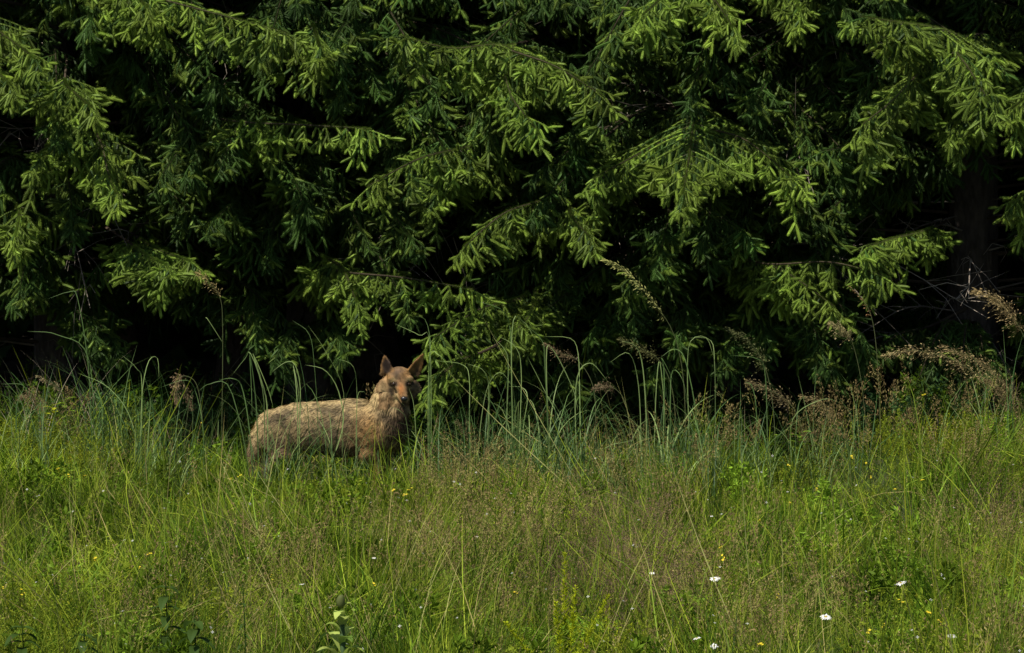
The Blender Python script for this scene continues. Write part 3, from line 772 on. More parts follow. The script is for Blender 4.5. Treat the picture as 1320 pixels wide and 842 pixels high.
SPOTS = [(*on_ground(443, 768, 0.68)[:2], 0.22)] + [(*on_ground(px, py, h)[:2], 0.15) for px, py, h in ((213, 745, 0.5), (313, 752, 0.5), (250, 792, 0.4), (28, 800, 0.35), (108, 812, 0.32), (728, 712, 0.55), (742, 755, 0.48), (652, 802, 0.4), (785, 765, 0.46))]
def clear(x, y):
    k = np.ones(len(x), bool)
    for a, b, r in SPOTS:
        k &= ~((np.abs(x - a) < r) & (y < b + 0.1) & (y > b - 0.75 + 2.0 * np.abs(x - a)))
    return k
def low(x, y):   # shorter grass in front of the low broad-leaved plants
    k = np.zeros(len(x), bool)
    for a, b, r in SPOTS: k |= (np.abs(x - a) < r) & (y < b) & (y > b - 1.7)
    return k
def build_meadow():
    # base turf
    x, y, rg = field(6400, 1); k = keep_edge(x, y, rg) & clear(x, y) & ((n2(x, y, 3.0, 91) + 0.15 * rg.rand(len(x)) > -0.22) | ((x > -1.75) & (x < -0.45) & (y > -1.2))); x, y = x[k], y[k]
    N = len(x)
    clumps = []
    for q in range(5): clumps.append(turf(100 + q).mesh("grass", M_grass))                                                     # 0-4 mixed
    for q in range(4): clumps.append(turf(120 + q, 48, 0.12, (0.15, 0.34), (0.002, 0.0034), (G_DEEP, G_MID), 0.9, 0.2).mesh("grass", M_grass))   # 5-8 upright deep green
    for q in range(4): clumps.append(turf(140 + q, 50, 0.14, (0.16, 0.36), (0.002, 0.0040), (G_LIT, G_MID, G_LIT * 1.15), 1.8, 1.1).mesh("grass", M_grass))  # 9-12 leaning, light
    for q in range(3): clumps.append(turf(160 + q, 30, 0.13, (0.2, 0.42), (0.0016, 0.003), (G_DRY, G_BRN, G_LIT, G_MID), 1.6, 1.1).mesh("grass", M_grass))    # 13-15 with dry straws
    for q in range(4): clumps.append(turf(180 + q, 14, 0.14, (0.32, 0.56), (0.0035, 0.0058), (G_LIT, G_LIT * (0.8, .95, 1.3), G_MID), 3.0, 0.35).mesh("grass", M_grass))   # 16-19 long arching broad blades
    for q in range(3): clumps.append(turf(190 + q, 9, 0.14, (0.35, 0.62), (0.002, 0.0032), (G_DRY * 1.3, G_LIT * 1.3, (0.3, 0.3, 0.1)), 1.3, 0.8).mesh("grass", M_grass))   # 20-22 long pale straws
    a = n2(x, y, 0.9, 3); b = n2(x, y, 1.3, 8)
    idx = rg.randint(0, 5, N)
    idx = np.where(a > 0.12, 5 + rg.randint(0, 4, N), idx)
    idx = np.where((b > 0.1) & (rg.rand(N) < 0.7), 9 + rg.randint(0, 4, N), idx)
    idx = np.where((b < -0.15) & (rg.rand(N) < 0.5), 13 + rg.randint(0, 3, N), idx)
    c_ = n2(x, y, 1.1, 21)
    idx = np.where((rg.rand(N) < 0.05 + 0.20 * (c_ > 0.2)), 16 + rg.randint(0, 4, N), idx)
    idx = np.where(rg.rand(N) < 0.05, 20 + rg.randint(0, 3, N), idx)
    scl = rg.uniform(0.7, 1.15, N) * (1 + 1.3 * n2(x, y, 3.4, 31)) * (1 + 0.3 * n2(x, y, 0.8, 41))
    P = np.stack([x, y, ground(x, y)], 1)
    infront = (x > -1.75) & (x < -0.45) & (y > -0.9) & (y < -0.05); scl[infront] = np.clip(scl[infront] * 1.2, 1.0, 1.25)
    scl[low(x, y)] *= 0.5
    lx = n2(x, y, 1.4, 51) * 1.4; ly = n2(x, y, 1.4, 61) * 1.4
    rot = np.stack([lx + rg.randn(N) * 0.12, ly + rg.randn(N) * 0.12, n2(x, y, 0.5, 71) * 6 + rg.randn(N) * 0.9], 1)
    scatter("grass", clumps, P, rot, scl, idx, 'dense green meadow grass covering the slope in front of the spruces', 'grass')
    # flowering grasses
    x, y, rg = field(4200, 2); k = keep_edge(x, y + 0.25, rg) & ~wolf_mask(x, y) & clear(x, y) & ~low(x, y); x, y = x[k], y[k]
    px, py = pixels(x, y, 0.4)
    def blob(cx, cy, sx, sy): return np.exp(-((px - cx) / sx) ** 2 - ((py - cy) / sy) ** 2)
    brown = 1.0 * blob(800, 690, 110, 80) + 0.9 * blob(600, 620, 90, 50) + 0.6 * blob(640, 700, 110, 70) + 0.6 * blob(960, 720, 110, 80) + 0.7 * blob(1290, 600, 60, 90) + 0.35 * blob(150, 770, 120, 40) + 0.45 * blob(390, 690, 80, 60) + 0.5 * blob(1290, 760, 60, 50)
    ns = n2(x, y, 1.5, 5)
    k = rg.rand(len(x)) < np.clip(0.01 + brown * 0.62 + 0.20 * ns, 0.02, 1)
    x, y, px, py, br = x[k], y[k], px[k], py[k], brown[k]; N = len(x)
    clumps = [seedy(200 + q, 8, cols=(G_DRY * 0.8, G_BRN)).mesh("flowering_grass", M_seed) for q in range(4)]
    clumps += [seedy(220 + q, 12, (0.26, 0.44), cols=(G_PUR, G_BRN * 0.9, G_PUR * 0.8), spread=0.045, m=44, size=0.0045).mesh("flowering_grass", M_seed) for q in range(4)]
    pur = (np.exp(-((px - 800) / 110) ** 2 - ((py - 700) / 90) ** 2) + 0.6 * np.exp(-((px - 1290) / 60) ** 2 - ((py - 620) / 80) ** 2)) > 0.4
    idx = np.where(pur, 4, 0) + rg.randint(0, 4, N)
    P = np.stack([x, y, ground(x, y)], 1); rot = np.stack([rg.randn(N) * 0.1, rg.randn(N) * 0.1, rg.rand(N) * 6.283], 1)
    scatter("flowering_grass", clumps, P, rot, rg.uniform(0.8, 1.2, N), idx, 'fine flowering grasses with brown and purplish seed heads in the meadow', 'grass')
    # bedstraw and small herbs: mounds at the right edge, at the left edge and thinly elsewhere
    x, y, rg = field(3600, 4); k = keep_edge(x, y - 0.1, rg) & ~wolf_mask(x, y); x, y = x[k], y[k]
    px, py = pixels(x, y, 0.25)
    blob2 = lambda cx, cy, sx, sy: np.exp(-((px - cx) / sx) ** 2 - ((py - cy) / sy) ** 2)
    wgt = 1.3 * blob2(1190, 545, 90, 40) + 1.0 * blob2(60, 560, 90, 35) + 0.5 * blob2(940, 560, 60, 25) + 0.15 * blob2(1230, 800, 60, 40) + 0.3 * blob2(320, 640, 100, 30)
    k = rg.rand(len(x)) < np.clip(0.14 + wgt + 0.4 * n2(x, y, 1.6, 9), 0.01, 1)
    x, y, wg_ = x[k], y[k], wgt[k]; N = len(x)
    clumps = [herb(300 + q, col=c).mesh("bedstraw", M_leaf) for q, c in enumerate((G_LIT * 1.05, G_LIT * (1.15, 1.0, 0.7), G_MID * 1.1, G_LIT * 0.9))]
    clumps += [herb(320 + q, col=c, h=0.27, sz=s_, rad=0.12).mesh("bedstraw", M_leaf) for q, (c, s_) in enumerate(((G_LIT * (0.8, 1.05, 1), 0.034), (G_MID, 0.042), (G_LIT, 0.026)))]
    P = np.stack([x, y, ground(x, y)], 1); rot = np.stack([rg.randn(N) * 0.1, rg.randn(N) * 0.1, rg.rand(N) * 6.283], 1)
    scatter("bedstraw", clumps, P, rot, rg.uniform(0.7, 1.1, N), np.where(wg_ > 0.4, rg.randint(0, 4, N), rg.randint(0, 7, N)), 'low mounds of yellow green bedstraw among the grass', 'ground cover')
    # the belt of tall blue-green grass along the forest edge, denser toward the middle, and dim undergrowth behind it
    rg = np.random.RandomState(8); n = 350
    x = rg.uniform(-4.4, 4.4, n); y = np.where(rg.rand(n) < 0.5, rg.uniform(-0.75, 1.0, n), rg.uniform(-0.6, 0.1, n))
    wz = 0.35 + 0.65 * np.exp(-((x - 0.7) / 1.3) ** 2) + 0.3 * np.exp(-((x + 2.2) / 0.5) ** 2) - 0.25 * (x > 2.3) + 0.5 * n2(x, y * 0.5, 1.6, 13)
    k = (rg.rand(n) < wz) & ~((x > -1.75) & (x < -0.42) & (y < 0.1)) ; x, y = x[k], y[k]; N = len(x)
    clumps = [turf(400 + q, 9, 0.09, (0.5, 1.0), (0.004, 0.0075), (T_G, T_D, T_D, T_G * 0.8), 2.7, 0.25).mesh("edge_grass", M_tall) for q in range(6)]
    clumps += [turf(410 + q, 16, 0.10, (0.3, 0.62), (0.004, 0.0075), (T_L, T_D, T_L), 2.8, 0.35).mesh("edge_grass", M_tall) for q in range(4)]
    clumps += [seedy(420 + q, 5, (0.5, 0.8), cols=(G_BRN, G_DRY * 0.7), spread=0.045, m=60, size=0.008).mesh("edge_grass", M_seed) for q in range(3)]
    idx = np.where(rg.rand(N) < np.where(x > 1.5, 0.5, 0.10), 10 + rg.randint(0, 3, N), rg.randint(0, 10, N))
    P = np.stack([x, y, ground(x, y)], 1); rot = np.stack([rg.randn(N) * 0.1, rg.randn(N) * 0.1, rg.rand(N) * 6.283], 1)
    scatter("edge_grass", clumps, P, rot, rg.uniform(0.75, 1.1, N), idx, 'belt of tall blue green grass blades along the dark forest edge', 'tall grass')
    rg = np.random.RandomState(18); n = 460; x = rg.uniform(-4.6, 4.6, n); y = 0.9 + rg.rand(n) ** 1.5 * 3.5
    clumps = [herb(430 + q, col=c, h=0.42, sz=0.035, rad=0.2).mesh("undergrowth", M_leaf) for q, c in enumerate((G_DEEP, G_MID * 0.8, T_D))]
    clumps += [turf(440 + q, 26, 0.18, (0.3, 0.6), (0.003, 0.006), (T_DRY * 0.7, T_D, G_BRN), 1.6, 0.5).mesh("undergrowth", M_tall) for q in range(3)]
    P = np.stack([x, y, ground(x, y)], 1); rot = np.stack([rg.randn(n) * 0.15, rg.randn(n) * 0.15, rg.rand(n) * 6.283], 1)
    scatter("undergrowth", clumps, P, rot, rg.uniform(0.6, 1.2, n), rg.randint(0, 6, n), 'dim undergrowth and dry grass in the shade under the spruces', 'undergrowth')
    # tiny white specks of chickweed-like flowers
    x, y, rg = field(330, 6, y=(-10, -1)); N = len(x)
    h = rg.uniform(0.25, 0.42, N); mb = MB()
    for i in range(N):
        c = np.array([x[i], y[i], gz(x[i], y[i]) + h[i]])
        up = unit(rg.randn(3) * 0.5 + (0, -0.4, 1)); a = unit(np.cross(up, (1, 0.1, 0))); b = np.cross(up, a); s = rg.uniform(0.003, 0.006)
        for j in range(4):
            t0 = j * 1.571; e = a * math.cos(t0) + b * math.sin(t0); f = a * -math.sin(t0) + b * math.cos(t0)
            mb.add([c, c + e * s + f * s * 0.4, c + e * s * 1.3, c + e * s - f * s * 0.4], [(0, 1, 2), (0, 2, 3)], (0.6, 0.6, 0.55))
        mb.add(*tube(np.array([c - (0, 0, h[i]), c - (0.0, 0, h[i] / 2), c]), 0.0008, 0.0005, G_MID, 3))
    tag(mb.obj("small_white_flowers", M_petal), 'tiny white flowers scattered thinly through the meadow grass', 'flowers', kind='stuff')
build_meadow()

# ------------------------------------------------------------------ tall grasses at the forest edge

def tuft(px, Y, hpx, n, seed, label, spread=0.05, blades=(), width=0.0085, arch=(1.2, 2.6), dry=0.0, group="tall grasses at the forest edge"):
    """a tuft of tall grass: every blade is a part. hpx = height above the ground in photo pixels; blades = (pixel polylines) drawn from the photo"""
    rg = np.random.RandomState(seed)
    x = at(px, 600, Y).x; z = gz(x, Y)
    t = empty("tall_grass", (x, Y, z), label, "tall grass", group)
    H = hpx / 220
    for k in range(int(n * 2.0)):
        mb = MB()
        a = rg.rand() * 6.283; r = spread * math.sqrt(rg.rand())
        P = np.array([[r * math.cos(a), r * math.sin(a), -0.02]])
        az = rg.choice([0, math.pi]) + rg.randn() * 0.75
        L = H * rg.uniform(0.6, 1.3)
        c = (T_G, T_L, T_D)[rg.randint(3)] if rg.rand() > dry else T_DRY
        c = c * rg.uniform(0.8, 1.15)
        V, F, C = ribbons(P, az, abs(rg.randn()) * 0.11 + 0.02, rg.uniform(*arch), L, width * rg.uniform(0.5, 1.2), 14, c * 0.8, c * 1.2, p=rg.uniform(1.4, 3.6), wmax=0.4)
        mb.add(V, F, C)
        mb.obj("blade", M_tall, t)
    for pl in blades:
        add_blade(t, pl, Y, rg, width)
    return t

def add_blade(t, pl, Y, rg, width=0.007, name="blade", col=None):
    b = np.array(t.location)
    P = [np.array(at(q[0], q[1], Y + (q[2] if len(q) > 2 else 0.02 * rg.randn()))) for q in pl]
    P = catmull(P, 16) - b
    c = (T_L if rg.rand() < 0.6 else T_G) * rg.uniform(0.9, 1.15) if col is None else col
    mb = MB(); mb.add(*strip(P, width * rg.uniform(0.7, 1.0), c * 0.85, c * 1.15, face=unit(np.array([rg.randn() * 0.3, -1, 0.35])), fold=0.35))
    return mb.obj(name, M_tall, t)

def seed_stalk(px, Y, stem, seed, label, col=(0.22, 0.17, 0.09), name="flowering_stalk", n=70, spread=0.035, size=0.010, frac=0.4, leaf=None, droop=0.8, group="seed heads at the forest edge"):
    """a tall culm with its own panicle; stem = pixel polyline from the ground up"""
    rg = np.random.RandomState(seed)
    x = at(px, 600, Y).x; z = gz(x, Y)
    t = empty(name, (x, Y, z), label, "grass stalk", group)
    b = np.array(t.location)
    P = [b + (0, 0, -0.02)] + [np.array(at(q[0], q[1], Y + (q[2] if len(q) > 2 else 0))) for q in stem]
    P = catmull(P, 30) - b
    c = np.array((0.12, 0.14, 0.055)) if sum(col) > 0 else G_MID
    mb = MB(); mb.add(*tube(P, 0.0028, 0.001, c, 4)); mb.obj("stem", M_tall, t)
    i0 = int(30 * (1 - frac)); Q = P[i0:]
    mb = MB(); m = int(n * 2.4); size = size * 0.58; spread = spread * 0.85; col = np.asarray(col) * (1.5, 1.5, 1.15)
    u = rg.rand(m) ** 0.9 * (len(Q) - 1.01); i = u.astype(int); f = (u - i)[:, None]
    A = Q[i] * (1 - f) + Q[i + 1] * f; T = unit(Q[i + 1] - Q[i])
    rel = u / (len(Q) - 1)
    off = rg.randn(m, 3) * spread * ((1.05 - rel) ** 0.6)[:, None]; off[:, 1] *= 0.7
    off[:, 2] -= np.abs(off[:, 0]) * droop * 0.6 
    E = A + off + T * 0.02
    dd = unit(off * 1.0 / (spread + 1e-6) * 0.4 + T * 0.6 + (0, 0, -0.35 * droop)); sd_ = unit(np.cross(dd, rg.randn(m, 3))); s = size * rg.uniform(0.7, 1.3, m)[:, None]
    V = np.stack([E - dd * s, E + sd_ * s * 0.25, E + dd * s, E - sd_ * s * 0.25], 1).reshape(-1, 3); ii = np.arange(m)[:, None] * 4
    mb.add(V, np.concatenate([ii + [0, 1, 2], ii + [0, 2, 3]], 0), np.repeat(np.asarray(col) * (0.65 + 0.7 * rg.rand(m, 1)), 4, 0))
    th = np.stack([A, A + sd_ * 0.0009, E], 1).reshape(-1, 3)
    mb.add(th, np.arange(3 * m).reshape(m, 3), np.asarray(col) * 0.8)
    mb.obj("seed_head", M_seed, t)
    for pl in (leaf or []): add_blade(t, pl, Y, rg, 0.006)
    return t

def edge_grasses():
    W = lambda px, Y, h, n, s, lab, **k: tuft(px, Y, h, n, s, lab, **k)
    W(30, 0.2, 130, 9, 1, 'green grass tuft at the left edge in front of the dry stalks', blades=[[(20, 560), (22, 520), (30, 497), (0, 495)]])
    W(112, -0.1, 120, 6, 2, 'tall grass with a thin blade bowing left, above the yellow herb at left', blades=[[(120, 640), (118, 560), (113, 465), (100, 385), (90, 376), (60, 386)], [(122, 620), (115, 465), (75, 432), (34, 427)], [(135, 620), (132, 560), (130, 515), (115, 490), (98, 472)]])
    W(182, -0.2, 110, 8, 3, 'tall grass with one blade curled over in a loop, left of the dark hollow', blades=[[(180, 650), (181, 560), (184, 500), (192, 465), (203, 462), (205, 490)], [(180, 640), (183, 500), (176, 475), (156, 457)], [(184, 640), (170, 545), (140, 500), (98, 480)]])
    W(60, -0.4, 120, 7, 4, 'low arching grass on the left above the yellowish herbs', arch=(1.6, 2.8))
    W(235, -0.5, 110, 9, 5, 'grass tuft below the brown drooping seed head on the left', arch=(1.2, 2.8), blades=[[(262, 650), (262, 560), (253, 508), (240, 490), (205, 500)]])
    W(335, -0.42, 175, 8, 6, 'tuft of broad pale blades drooping over in front of the rump of the wolf', width=0.009, arch=(1.8, 3.0), blades=[
        [(338, 660), (341, 560), (338, 500), (323, 456), (316, 462), (298, 485)], [(334, 660), (332, 560), (328, 500), (322, 455), (324, 500), (325, 535)], [(345, 660), (345, 540), (340, 500), (326, 456), (345, 500), (352, 525)], [(328, 660), (322, 560), (312, 500), (300, 488), (282, 490)], [(322, 660), (318, 590), (296, 500), (270, 495), (255, 505)]])
    W(385, -0.42, 165, 7, 7, 'grass tuft bowing over the back of the wolf with hanging blade tips', width=0.009, arch=(1.8, 3.0), blades=[
        [(385, 660), (386, 560), (387, 500), (380, 470), (368, 467), (350, 480)], [(382, 660), (384, 560), (382, 500), (378, 470), (384, 500), (387, 530)], [(402, 650), (440, 560), (438, 510), (420, 478), (392, 470)]])
    W(412, -0.35, 190, 5, 8, 'thin upright grass stems rising above the back of the wolf', width=0.0045, arch=(0.3, 1.2), blades=[[(408, 660), (410, 560), (405, 470), (398, 430), (375, 412)], [(442, 660), (441, 560), (442, 500), (418, 450), (396, 418)]])
    W(440, -0.45, 150, 6, 9, 'thin dark blades crossing in front of the flank of the wolf', width=0.005, arch=(0.3, 1.8))
    W(465, -0.4, 140, 4, 10, 'grass with small nodding heads left of the head of the wolf', width=0.005, arch=(0.5, 2.0), blades=[[(458, 650), (459, 560), (460, 505), (455, 472), (434, 462)], [(461, 640), (460, 520), (468, 505), (472, 510)]])
    W(550, -0.3, 170, 6, 11, 'tall grass just right of the head of the wolf with a stiff central stem', width=0.007, arch=(0.8, 2.4), blades=[
        [(553, 660), (554, 560), (553, 470), (555, 442), (548, 412), (532, 408)], [(556, 620), (554, 445), (540, 432), (508, 417)], [(552, 640), (553, 470), (566, 458), (580, 476)], [(540, 640), (536, 560), (533, 520), (527, 500)], [(530, 610), (524, 545), (516, 530), (505, 525)]])
    W(585, -0.1, 120, 8, 12, 'grass tuft growing through the low spruce bough by the wolf')
    W(622, -0.2, 140, 10, 13, 'dense arching tuft between the low spruce bough and the tallest stems', arch=(1.5, 2.9), blades=[[(614, 640), (618, 560), (628, 500), (645, 480), (662, 500)], [(624, 640), (630, 520), (625, 480), (600, 468)], [(610, 640), (605, 560), (605, 490), (596, 470), (560, 465)]])
    W(660, -0.25, 190, 9, 14, 'tallest grass tuft in the middle, its blades spraying up before the spruce', blades=[
        [(660, 660), (660, 560), (659, 470), (657, 420), (645, 398), (612, 388)], [(668, 660), (670, 560), (672, 480), (665, 448), (640, 432)], [(652, 660), (653, 540), (655, 470), (650, 450), (635, 435)], [(663, 650), (660, 430), (675, 415), (690, 438)]])
    W(690, -0.2, 130, 9, 15, 'short arching tuft right of the tallest grass stems', arch=(1.5, 3.0), blades=[[(676, 650), (674, 560), (680, 515), (674, 500), (655, 498)]])
    W(706, -0.25, 185, 7, 16, 'grass tuft with a long blade bowing toward the left, centre of the edge', blades=[[(708, 660), (706, 560), (702, 470), (698, 438), (672, 415)], [(712, 660), (704, 470), (712, 450), (738, 500), (745, 530)]])
    W(748, -0.2, 180, 8, 17, 'grass tuft whose top blade bends left in a wide bow', width=0.008, blades=[[(750, 660), (748, 560), (747, 500), (745, 455), (735, 436), (700, 434)], [(738, 650), (728, 560), (700, 500), (680, 460)], [(745, 640), (742, 500), (760, 468), (784, 492)]])
    W(770, -0.3, 120, 9, 18, 'low spraying tuft below the bowed middle tufts', arch=(1.5, 3.0), blades=[[(800, 640), (775, 590), (785, 575), (815, 568)]])
    W(792, -0.15, 150, 8, 19, 'grass tuft beneath the long arching seed stalk', arch=(1.5, 2.8))
    W(830, -0.2, 160, 9, 20, 'bright grass tuft right of the seed stalk with blades bent both ways', blades=[[(826, 650), (826, 560), (822, 490), (810, 455), (785, 468)], [(834, 650), (833, 540), (828, 470), (818, 445), (800, 440)], [(842, 650), (845, 520), (850, 465), (856, 520), (858, 560)]])
    W(858, -0.25, 170, 8, 21, 'tall straight tuft left of the black gap', blades=[[(854, 650), (855, 560), (856, 480), (853, 462), (868, 490)], [(864, 650), (864, 540), (866, 480), (880, 490), (890, 540)]])
    W(890, -0.2, 175, 9, 22, 'tufted grass at the left rim of the black gap under the spruce', blades=[[(888, 650), (888, 560), (886, 480), (890, 440), (910, 435), (920, 460)], [(895, 650), (900, 560), (885, 470), (870, 450), (850, 462)]])
    W(922, -0.1, 170, 5, 23, 'pair of stiff blades bowing left across the black gap', blades=[[(923, 650), (922, 560), (921, 470), (915, 438), (885, 436)]], arch=(0.8, 2))
    W(985, -0.1, 160, 6, 24, 'grass with one high blade bent left in front of the dark hollow', blades=[[(990, 640), (989, 560), (986, 480), (975, 462), (940, 458)], [(972, 640), (975, 540), (970, 500), (960, 492)]])
    W(1025, 0.0, 120, 6, 25, 'small grass tuft below the long thin spruce bough', blades=[[(1024, 620), (1026, 560), (1030, 520), (1040, 510)], [(1020, 600), (1022, 540), (1060, 515), (1085, 520)]])
    W(1102, 0.3, 110, 5, 26, 'upright bright grass blades left of the yellow green mound', arch=(0.3, 1.6), blades=[[(1100, 580), (1102, 540), (1108, 495)]])
    W(950, -0.45, 110, 9, 27, 'low pale blades fanning out below the black gap', arch=(1.6, 2.8))
    W(1060, -0.5, 110, 7, 28, 'low grass tuft in front of the bright leafy herb', arch=(1.2, 2.6))
    W(505, -0.5, 90, 6, 29, 'short grass in front of the forelegs of the wolf', arch=(1.2, 2.4), width=0.005)
    W(290, -0.3, 130, 6, 30, 'grass behind the rump of the wolf at the foot of the dry seed stalk', arch=(0.8, 2.4), width=0.005)
    W(640, -0.6, 110, 9, 31, 'bluish broad blades standing low in front of the middle tufts', arch=(1.2, 2.4))
    W(875, -0.6, 110, 9, 32, 'bluish blades standing low before the left rim of the black gap', arch=(1.2, 2.4))
    W(430, -0.55, 190, 9, 34, 'thin grass blades standing before the belly of the wolf', width=0.006, arch=(0.8, 2.4))
    W(360, -0.55, 175, 10, 35, 'low bowed grass hiding the hind legs of the wolf', width=0.007, arch=(1.0, 2.6))
    W(490, -0.45, 140, 8, 36, 'short blades in front of the chest of the wolf', width=0.006, arch=(1.0, 2.6))
    W(725, -0.65, 100, 8, 33, 'low blades curving over the brown flowering grass', arch=(1.4, 2.8))

    seed_stalk(286, -0.1, [(286, 560), (287, 480), (287, 420), (284, 385), (268, 362), (256, 353)], 1, 'tall thin stalk with a one-sided dry seed head, left of the wolf', n=60, spread=0.022, size=0.014, frac=0.32, leaf=[[(286, 440), (268, 412), (264, 410)]])
    seed_stalk(262, 0.1, [(262, 560), (255, 500), (240, 485), (228, 492), (228, 520)], 2, 'brown drooping seed head over the dark hollow on the left', col=(0.20, 0.14, 0.10), n=130, spread=0.028, size=0.012, frac=0.36)
    seed_stalk(240, 0.15, [(238, 570), (243, 520), (236, 490), (240, 505), (246, 525)], 3, 'second brown seed head hanging just right of the drooping one', col=(0.17, 0.12, 0.085), n=80, spread=0.024, size=0.011, frac=0.3)
    seed_stalk(884, 0.1, [(884, 560), (880, 480), (866, 425), (838, 385), (808, 352), (780, 336)], 4, 'long arching stalk with comb-like seed spikes before the middle spruce', col=(0.20, 0.20, 0.085), n=110, spread=0.026, size=0.017, frac=0.45)
    seed_stalk(768, 0.15, [(768, 560), (765, 500), (745, 465), (722, 455), (705, 445)], 5, 'fluffy dull brown seed head in the middle behind the bowed blades', col=(0.15, 0.11, 0.075), n=110, spread=0.03, size=0.009, frac=0.38)
    seed_stalk(810, 0.1, [(812, 560), (806, 520), (795, 503), (780, 497), (768, 500)], 6, 'low brown seed head right of the bowed blades', col=(0.17, 0.125, 0.09), n=110, spread=0.03, size=0.010, frac=0.35)
    seed_stalk(1345, 0.2, [(1345, 560), (1335, 480), (1318, 430), (1298, 400), (1280, 385), (1257, 376)], 7, 'large straw brown plume nodding in front of the bare trunk at right', col=(0.27, 0.20, 0.12), n=230, spread=0.045, size=0.014, frac=0.5)
    seed_stalk(1330, 0.3, [(1325, 560), (1280, 500), (1230, 465), (1180, 452), (1140, 458)], 8, 'brown plume leaning far left above the yellow green mound', col=(0.21, 0.165, 0.10), n=230, spread=0.045, size=0.013, frac=0.6)
    seed_stalk(1350, 0.2, [(1345, 600), (1320, 530), (1290, 490), (1255, 462), (1215, 448)], 9, 'dense brown plume between the trunk and the yellow green mound', col=(0.20, 0.15, 0.09), n=260, spread=0.055, size=0.012, frac=0.6)
    seed_stalk(1315, 0.0, [(1312, 600), (1305, 540), (1290, 505), (1270, 490)], 10, 'brown plume at the lower right edge of the forest rim', col=(0.18, 0.13, 0.08), n=220, spread=0.05, size=0.011, frac=0.6)
    seed_stalk(1120, 0.3, [(1118, 570), (1110, 490), (1098, 440), (1086, 425), (1072, 418)], 11, 'plume of pale seeds below the long thin spruce bough', col=(0.24, 0.20, 0.12), n=120, spread=0.035, size=0.011, frac=0.4)
    seed_stalk(1135, 0.3, [(1135, 560), (1132, 480), (1126, 420), (1115, 390), (1097, 371)], 12, 'bare reddish brown stem curving up left at the dark hollow', col=(0.22, 0.13, 0.08), n=26, spread=0.012, size=0.010, frac=0.35)
    seed_stalk(1045, 0.1, [(1040, 590), (1030, 540), (1012, 515), (985, 500), (965, 493)], 13, 'spreading brown seed head low under the right hollow', col=(0.20, 0.16, 0.10), n=140, spread=0.04, size=0.012, frac=0.5)
    seed_stalk(1090, 0.15, [(1086, 590), (1075, 545), (1058, 520), (1035, 512)], 14, 'brown seed head left of the yellow green mound', col=(0.19, 0.15, 0.09), n=120, spread=0.04, size=0.011, frac=0.5)
    seed_stalk(50, 0.3, [(52, 570), (50, 530), (42, 510), (28, 512)], 15, 'brownish seed head at the left edge above the yellow herbs', col=(0.18, 0.13, 0.09), n=130, spread=0.04, size=0.011, frac=0.5)
    seed_stalk(85, 0.2, [(88, 570), (84, 520), (72, 498), (50, 486)], 16, 'pale thin seed head beside the dry stalks on the left', col=(0.20, 0.16, 0.11), n=60, spread=0.02, size=0.012, frac=0.4)
    seed_stalk(1000, 0.35, [(1000, 590), (996, 520), (985, 470), (965, 440), (940, 425)], 17, 'dim seed plume hanging before the shaded boughs right of the middle', col=(0.13, 0.14, 0.07), n=110, spread=0.04, size=0.012, frac=0.45)
    seed_stalk(700, 0.1, [(650, 600), (600, 560), (590, 545)], 18, 'small pale seed head among the middle tufts', col=(0.2, 0.17, 0.10), n=60, spread=0.03, size=0.010, frac=0.5)
    seed_stalk(875, 0.2, [(872, 560), (866, 500), (850, 465), (828, 450), (800, 438)], 19, 'olive seed head tangled in the bright tuft right of the middle', col=(0.15, 0.15, 0.07), n=110, spread=0.035, size=0.011, frac=0.4)
    # dry grey stalks standing in the shade on the left
    rg = np.random.RandomState(77)
    x = at(45, 560, 0.9).x
    t = empty("dry_stalks", (x, 0.9, gz(x, 0.9)), 'bundle of dry grey grass stalks standing in the shade at left', 'dry grass')
    for k in range(60):
        mb = MB(); P = np.array([[rg.uniform(-0.35, 0.62), rg.uniform(-0.55, 0.3), -0.1]])
        mb.add(*ribbons(P, rg.choice([0, math.pi], p=[0.25, 0.75]) + rg.randn() * 0.5, 0.1 + abs(rg.randn()) * 0.15, rg.uniform(0.1, 1.2), rg.uniform(0.5, 0.95), 0.005, 8, (0.34, 0.28, 0.19), (0.42, 0.36, 0.26)))
        mb.obj("stalk", M_twig, t)
edge_grasses()

# ------------------------------------------------------------------ meadow plants
def leaf_blade(mb, p, d, L, W, col, rg, sag=0.3, n=8):
    d = unit(d); P = [p + d * L * s + np.array([0, 0, -sag * L * s * s]) for s in np.linspace(0, 1, n)]
    side = unit(np.cross(d, (0, 0, 1))); face = np.cross(side, d)
    mb.add(*strip(P, W, col * 0.85, col * 1.1, face=face, prof=lambda s: np.sin(np.pi * np.clip(s * 0.93 + 0.07, 0, 1)) ** 0.7, fold=0.3))

